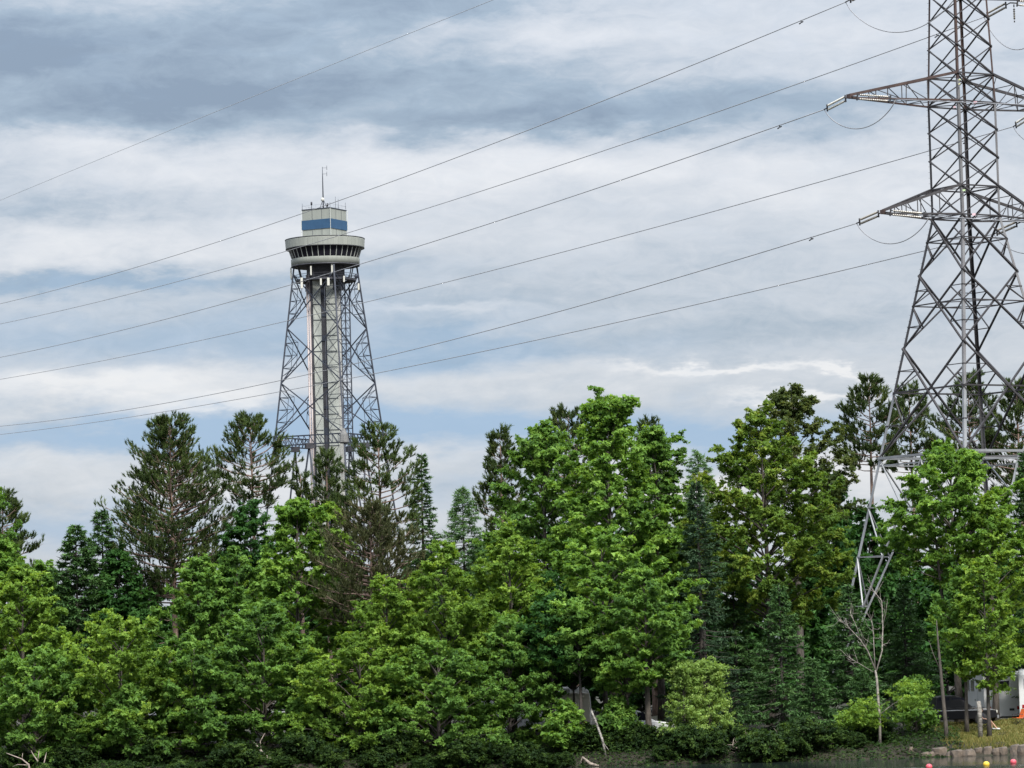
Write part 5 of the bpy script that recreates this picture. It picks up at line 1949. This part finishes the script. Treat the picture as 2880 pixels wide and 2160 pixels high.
trailer(2795, 1888, 222.5, 6.5, R_(92), white_p, 'white travel trailer showing its back with red tail light at lower right', H=2.75)
trailer(2925, 1880, 220, 7.0, R_(80), white_p, 'second white trailer cut off by the right edge', H=2.75)
trailer(1500, 1935, 226, 7.0, R_(6), white_p, 'white trailer roof showing under the centre birches', H=2.6)
trailer(1590, 1950, 219, 5.0, R_(95), cream_p, 'cream trailer wall glimpsed between two dark trunks', H=2.3)
trailer(520, 1985, 224, 6.5, R_(-4), white_p, 'white trailer behind the thick dark trunk at lower left', H=2.5)
trailer(840, 2000, 223, 6.0, R_(3), white_p, 'white trailer glimpsed through the bank trees left of centre', H=2.4)


def car_body(name, label, px, py, Y, rot, paint, prof, cabin, L, W, cat):
    p = at(px, py, Y)
    zg = float(gz(p[0], Y))
    root = tag(empty(name, (p[0], Y, zg), rot), label, cat)
    MB().prism(prof, -W / 2, W / 2).build('body', paint, root, bevel=0.05)
    c = MB()
    n = len(cabin)
    vs = [(x, -W / 2 + 0.04 + (0.16 if z > 1.25 else 0), z) for x, z in cabin] + [(x, W / 2 - 0.04 - (0.16 if z > 1.25 else 0), z) for x, z in cabin]
    fs = [tuple(range(n)), tuple(range(2 * n - 1, n - 1, -1))] + [((k + 1) % n, k, n + k, n + (k + 1) % n) for k in range(n)]
    c.add(vs, fs)
    c.build('cabin', paint, root, bevel=0.03)
    return root


# black pickup, side on
prof = [(-2.75, 0.55), (-2.78, 1.02), (-2.7, 1.12), (-0.9, 1.14), (0.95, 1.14), (2.3, 1.06), (2.68, 0.95), (2.75, 0.5), (2.3, 0.42), (-2.3, 0.42)]
cab = [(-1.0, 1.12), (-0.9, 1.78), (-0.6, 1.86), (0.25, 1.86), (0.55, 1.76), (1.25, 1.12)]
pk_ = car_body('pickup_truck', 'black pickup truck parked behind the slim trunks at lower right', 2672, 2040, 216.5, R_(3), black_p, prof, cab, 5.5, 1.95, 'pickup truck')
for sx in (-1.75, 1.75):
    for sy in (-1, 1):
        wheel(pk_, sx, sy * 0.88, 0.40, 0.26)
for sy in (-1, 1):
    for xa, xb in ((-0.82, -0.12), (-0.02, 0.75)):
        y = sy * 0.885
        y2 = sy * 0.80
        MB().add([(xa, y, 1.2), (xb + (0.28 if xb > 0 else 0), y, 1.2), (xb, y2, 1.74), (xa + 0.05, y2, 1.74)], [(0, 1, 2, 3) if sy < 0 else (3, 2, 1, 0)]).build('side_window', glass_d, pk_)
    MB().box((0.0, sy * 0.99, 0.98), (4.9, 0.02, 0.06)).build('trim_strip', chrome, pk_)
    MB().box((0.95, sy * 1.06, 1.18), (0.12, 0.2, 0.16)).build('mirror', black_p, pk_)
MB().add([(0.60, -0.74, 1.74), (0.60, 0.74, 1.74), (1.27, 0.86, 1.16), (1.27, -0.86, 1.16)], [(0, 1, 2, 3), (3, 2, 1, 0)]).build('windscreen', glass_d, pk_)
MB().box((2.79, 0, 0.55), (0.1, 1.8, 0.18)).build('bumper', chrome, pk_)
MB().box((-2.82, 0, 0.58), (0.1, 1.8, 0.16)).build('bumper', chrome, pk_)
for sy in (-1, 1):
    MB().box((2.72, sy * 0.75, 0.86), (0.08, 0.36, 0.16)).build('headlight', white_ant, pk_)
    MB().box((-2.78, sy * 0.84, 0.9), (0.06, 0.16, 0.3)).build('tail_light', red_l, pk_)

# white car, seen from the rear quarter between the trunks
prof = [(-2.2, 0.45), (-2.25, 0.95), (-2.1, 1.06), (1.0, 1.02), (2.0, 0.86), (2.25, 0.62), (2.2, 0.34), (-2.0, 0.32)]
cab = [(-2.15, 1.02), (-1.85, 1.55), (-1.5, 1.66), (0.1, 1.64), (1.05, 1.0)]
sv = car_body('parked_car', 'white car glimpsed between trunks right of the leaning birch', 1786, 2062, 213.5, R_(12), white_p, prof, cab, 4.5, 1.82, 'car')
for sx in (-1.4, 1.4):
    for sy in (-1, 1):
        wheel(sv, sx, sy * 0.82, 0.34, 0.22)
for sy in (-1, 1):
    for xa, xb in ((-1.75, -0.95), (-0.88, -0.1), (-0.02, 0.75)):
        y, y2 = sy * 0.875, sy * 0.74
        MB().add([(xa, y, 1.06), (xb, y, 1.06), (xb - (0.4 if xb > 0.5 else 0.02), y2, 1.54), (xa + (0.25 if xa < -1.5 else 0.02), y2, 1.54)], [(0, 1, 2, 3) if sy < 0 else (3, 2, 1, 0)]).build('side_window', glass_d, sv)
    MB().box((2.16, sy * 0.66, 0.72), (0.1, 0.34, 0.14)).build('headlight', white_ant, sv)
    MB().box((-2.2, sy * 0.74, 0.88), (0.08, 0.2, 0.24)).build('tail_light', red_l, sv)
MB().add([(0.15, -0.66, 1.60), (0.15, 0.66, 1.60), (1.06, 0.80, 1.04), (1.06, -0.80, 1.04)], [(0, 1, 2, 3), (3, 2, 1, 0)]).build('windscreen', glass_d, sv)
MB().box((2.23, 0, 0.45), (0.08, 1.6, 0.16)).build('bumper', plastic, sv)

# folding chairs
def camp_chair(px, py, Y, rot, cloth, label):
    p = at(px, py, Y)
    zg = float(gz(p[0], Y)) + 0.02
    root = tag(empty('camp_chair', (p[0], Y, zg), rot), label, 'folding chair')
    MB().add([(-.25, -.25, .40), (.25, -.25, .43), (.25, .25, .43), (-.25, .25, .40), (-.25, -.25, .36), (.25, -.25, .39), (.25, .25, .39), (-.25, .25, .36)],
             [(0, 1, 2, 3), (7, 6, 5, 4), (0, 4, 5, 1), (1, 5, 6, 2), (2, 6, 7, 3), (3, 7, 4, 0)]).build('seat', cloth, root)
    MB().add([(-.24, -.25, .42), (-.24, .25, .42), (-.42, .25, .92), (-.42, -.25, .92), (-.20, -.25, .42), (-.20, .25, .42), (-.38, .25, .92), (-.38, -.25, .92)],
             [(0, 1, 2, 3), (7, 6, 5, 4), (0, 4, 5, 1), (1, 5, 6, 2), (2, 6, 7, 3), (3, 7, 4, 0)]).build('backrest', cloth, root)
    for sy in (-1, 1):
        y = sy * .27
        MB().tube([(-.28, y, 0), (.27, y, .42)], .014, 5).build('leg', plastic, root)
        MB().tube([(.28, y, 0), (-.25, y, .40), (-.43, y, .93)], .014, 5).build('leg', plastic, root)
        MB().box((0, y, .60), (.46, .06, .03)).build('armrest', plastic, root)
        MB().tube([(.24, y, .42), (.22, y, .60)], .012, 5).build('arm_post', plastic, root)
    return root


camp_chair(2770, 2020, 212.6, R_(-12), mat('navy_cloth', (0.03, 0.035, 0.05), 0.9), 'dark folding chair under the seated person behind the pale trunk')
camp_chair(2863, 2026, 214.0, R_(200), mat('orange_cloth', (0.72, 0.15, 0.03), 0.85), 'orange folding chair in front of the trailer at the right edge')


def person():
    """seated in the folding chair facing right, knees bent, most of the body behind the pale trunk"""
    p = at(2770, 2020, 212.6)
    zg = float(gz(p[0], 212.6)) + 0.02
    root = tag(empty('person', (p[0], 212.6, zg), R_(-12)), 'person with bare legs and white shoes sitting behind the pale trunk', 'person')
    skin = mat('skin', (0.62, 0.36, 0.25), 0.6)
    V = {'pelvis': (-.14, 0, .50, .13), 'belly': (-.18, 0, .68, .13), 'chest': (-.22, 0, .86, .15), 'neck': (-.22, 0, 1.02, .055), 'head0': (-.21, 0, 1.10, .085), 'head1': (-.195, 0, 1.20, .10), 'head2': (-.20, 0, 1.28, .07)}
    E_ = [('pelvis', 'belly'), ('belly', 'chest'), ('chest', 'neck'), ('neck', 'head0'), ('head0', 'head1'), ('head1', 'head2')]
    for sy, n in ((-1, 'r'), (1, 'l')):
        k = 0.06 if sy < 0 else -0.04
        V.update({'hip' + n: (-.06, sy * .10, .49, .095), 'knee' + n: (.34, sy * .13, .52 + k * .3, .062), 'calf' + n: (.42 + k, sy * .13, .36, .055), 'ank' + n: (.50 + k * 3, sy * .13, .10, .036),
                  'toe' + n: (.66 + k * 3, sy * .14, .05, .034), 'sh' + n: (-.22, sy * .19, .93, .065), 'elb' + n: (-.10, sy * .26, .68, .042), 'wri' + n: (.12, sy * .22, .62, .03), 'hand' + n: (.20, sy * .20, .60, .034)})
        E_ += [('pelvis', 'hip' + n), ('hip' + n, 'knee' + n), ('knee' + n, 'calf' + n), ('calf' + n, 'ank' + n), ('ank' + n, 'toe' + n), ('chest', 'sh' + n), ('sh' + n, 'elb' + n), ('elb' + n, 'wri' + n), ('wri' + n, 'hand' + n)]
        for q in range(4):
            V['f%d%s' % (q, n)] = (.275 + .01 * (q in (1, 2)), sy * (.175 + .018 * q), .585, .010)
            E_.append(('hand' + n, 'f%d%s' % (q, n)))
        V['th' + n] = (.235, sy * .155, .60, .011)
        E_.append(('hand' + n, 'th' + n))
    names = list(V)
    me = bpy.data.meshes.new('body')
    me.from_pydata([V[k][:3] for k in names], [(names.index(a), names.index(b)) for a, b in E_], [])
    ob = bpy.data.objects.new('body_skeleton', me)
    COL.objects.link(ob)
    sk = ob.modifiers.new('skin', 'SKIN')
    for i, k in enumerate(names):
        sv_ = me.skin_vertices[0].data[i]
        sv_.radius = (V[k][3], V[k][3])
        sv_.use_root = (k == 'pelvis')
    sb = ob.modifiers.new('sub', 'SUBSURF')
    sb.levels = sb.render_levels = 1
    dg = bpy.context.evaluated_depsgraph_get()
    m2 = bpy.data.meshes.new_from_object(ob.evaluated_get(dg))
    bpy.data.objects.remove(ob)
    m2.name = 'body'
    m2.materials.clear()
    m2.materials.append(skin)
    m2.polygons.foreach_set('use_smooth', [True] * len(m2.polygons))
    b = bpy.data.objects.new('body', m2)
    COL.objects.link(b)
    b.parent = root
    shirt = mat('dark_shirt', (0.05, 0.05, 0.065), 0.9)
    MB().tube([(-.15, 0, .52), (-.18, 0, .68), (-.22, 0, .86), (-.22, 0, .97), (-.22, 0, 1.0)], [.175, .172, .19, .15, .08], 12).build('shirt', shirt, root)
    for sy in (-1, 1):
        MB().tube([(-.22, sy * .15, .95), (-.20, sy * .22, .88), (-.15, sy * .245, .76)], [.085, .08, .07], 9).build('sleeve', shirt, root)
        MB().tube([(-.16, sy * .08, .49), (-.02, sy * .105, .50), (.14, sy * .115, .515)], [.115, .115, .098], 10).build('shorts', mat('grey_shorts', (0.12, 0.12, 0.13), 0.9), root)
        k = 0.06 if sy < 0 else -0.04
        MB().tube([(.47 + k * 3, sy * .13, .055), (.56 + k * 3, sy * .135, .055), (.71 + k * 3, sy * .142, .045)], [.052, .058, .035], 9).build('shoe', white_p, root)
        MB().lathe([(.001, -.012), (.014, 0), (.001, .012)], (-.107, sy * .034), 8).build('eye', plastic, root).location = (0, 0, 1.205)
        MB().tube([(-.21, sy * .098, 1.17), (-.205, sy * .108, 1.20), (-.21, sy * .098, 1.225)], [.012, .018, .012], 6).build('ear', skin, root)
    MB().tube([(-.105, 0, 1.21), (-.082, 0, 1.175), (-.10, 0, 1.165)], [.010, .017, .008], 6).build('nose', skin, root)
    MB().box((-.108, 0, 1.135), (.012, .05, .010)).build('mouth', red_l, root)
    MB().lathe([(.10, 1.20), (.112, 1.24), (.10, 1.30), (.06, 1.335), (.002, 1.345)], (-.215, 0), 14).build('hair', mat('brown_hair', (0.06, 0.04, 0.03), 0.8), root)


person()
print('FOLIAGE TRIS', NTREE[0])
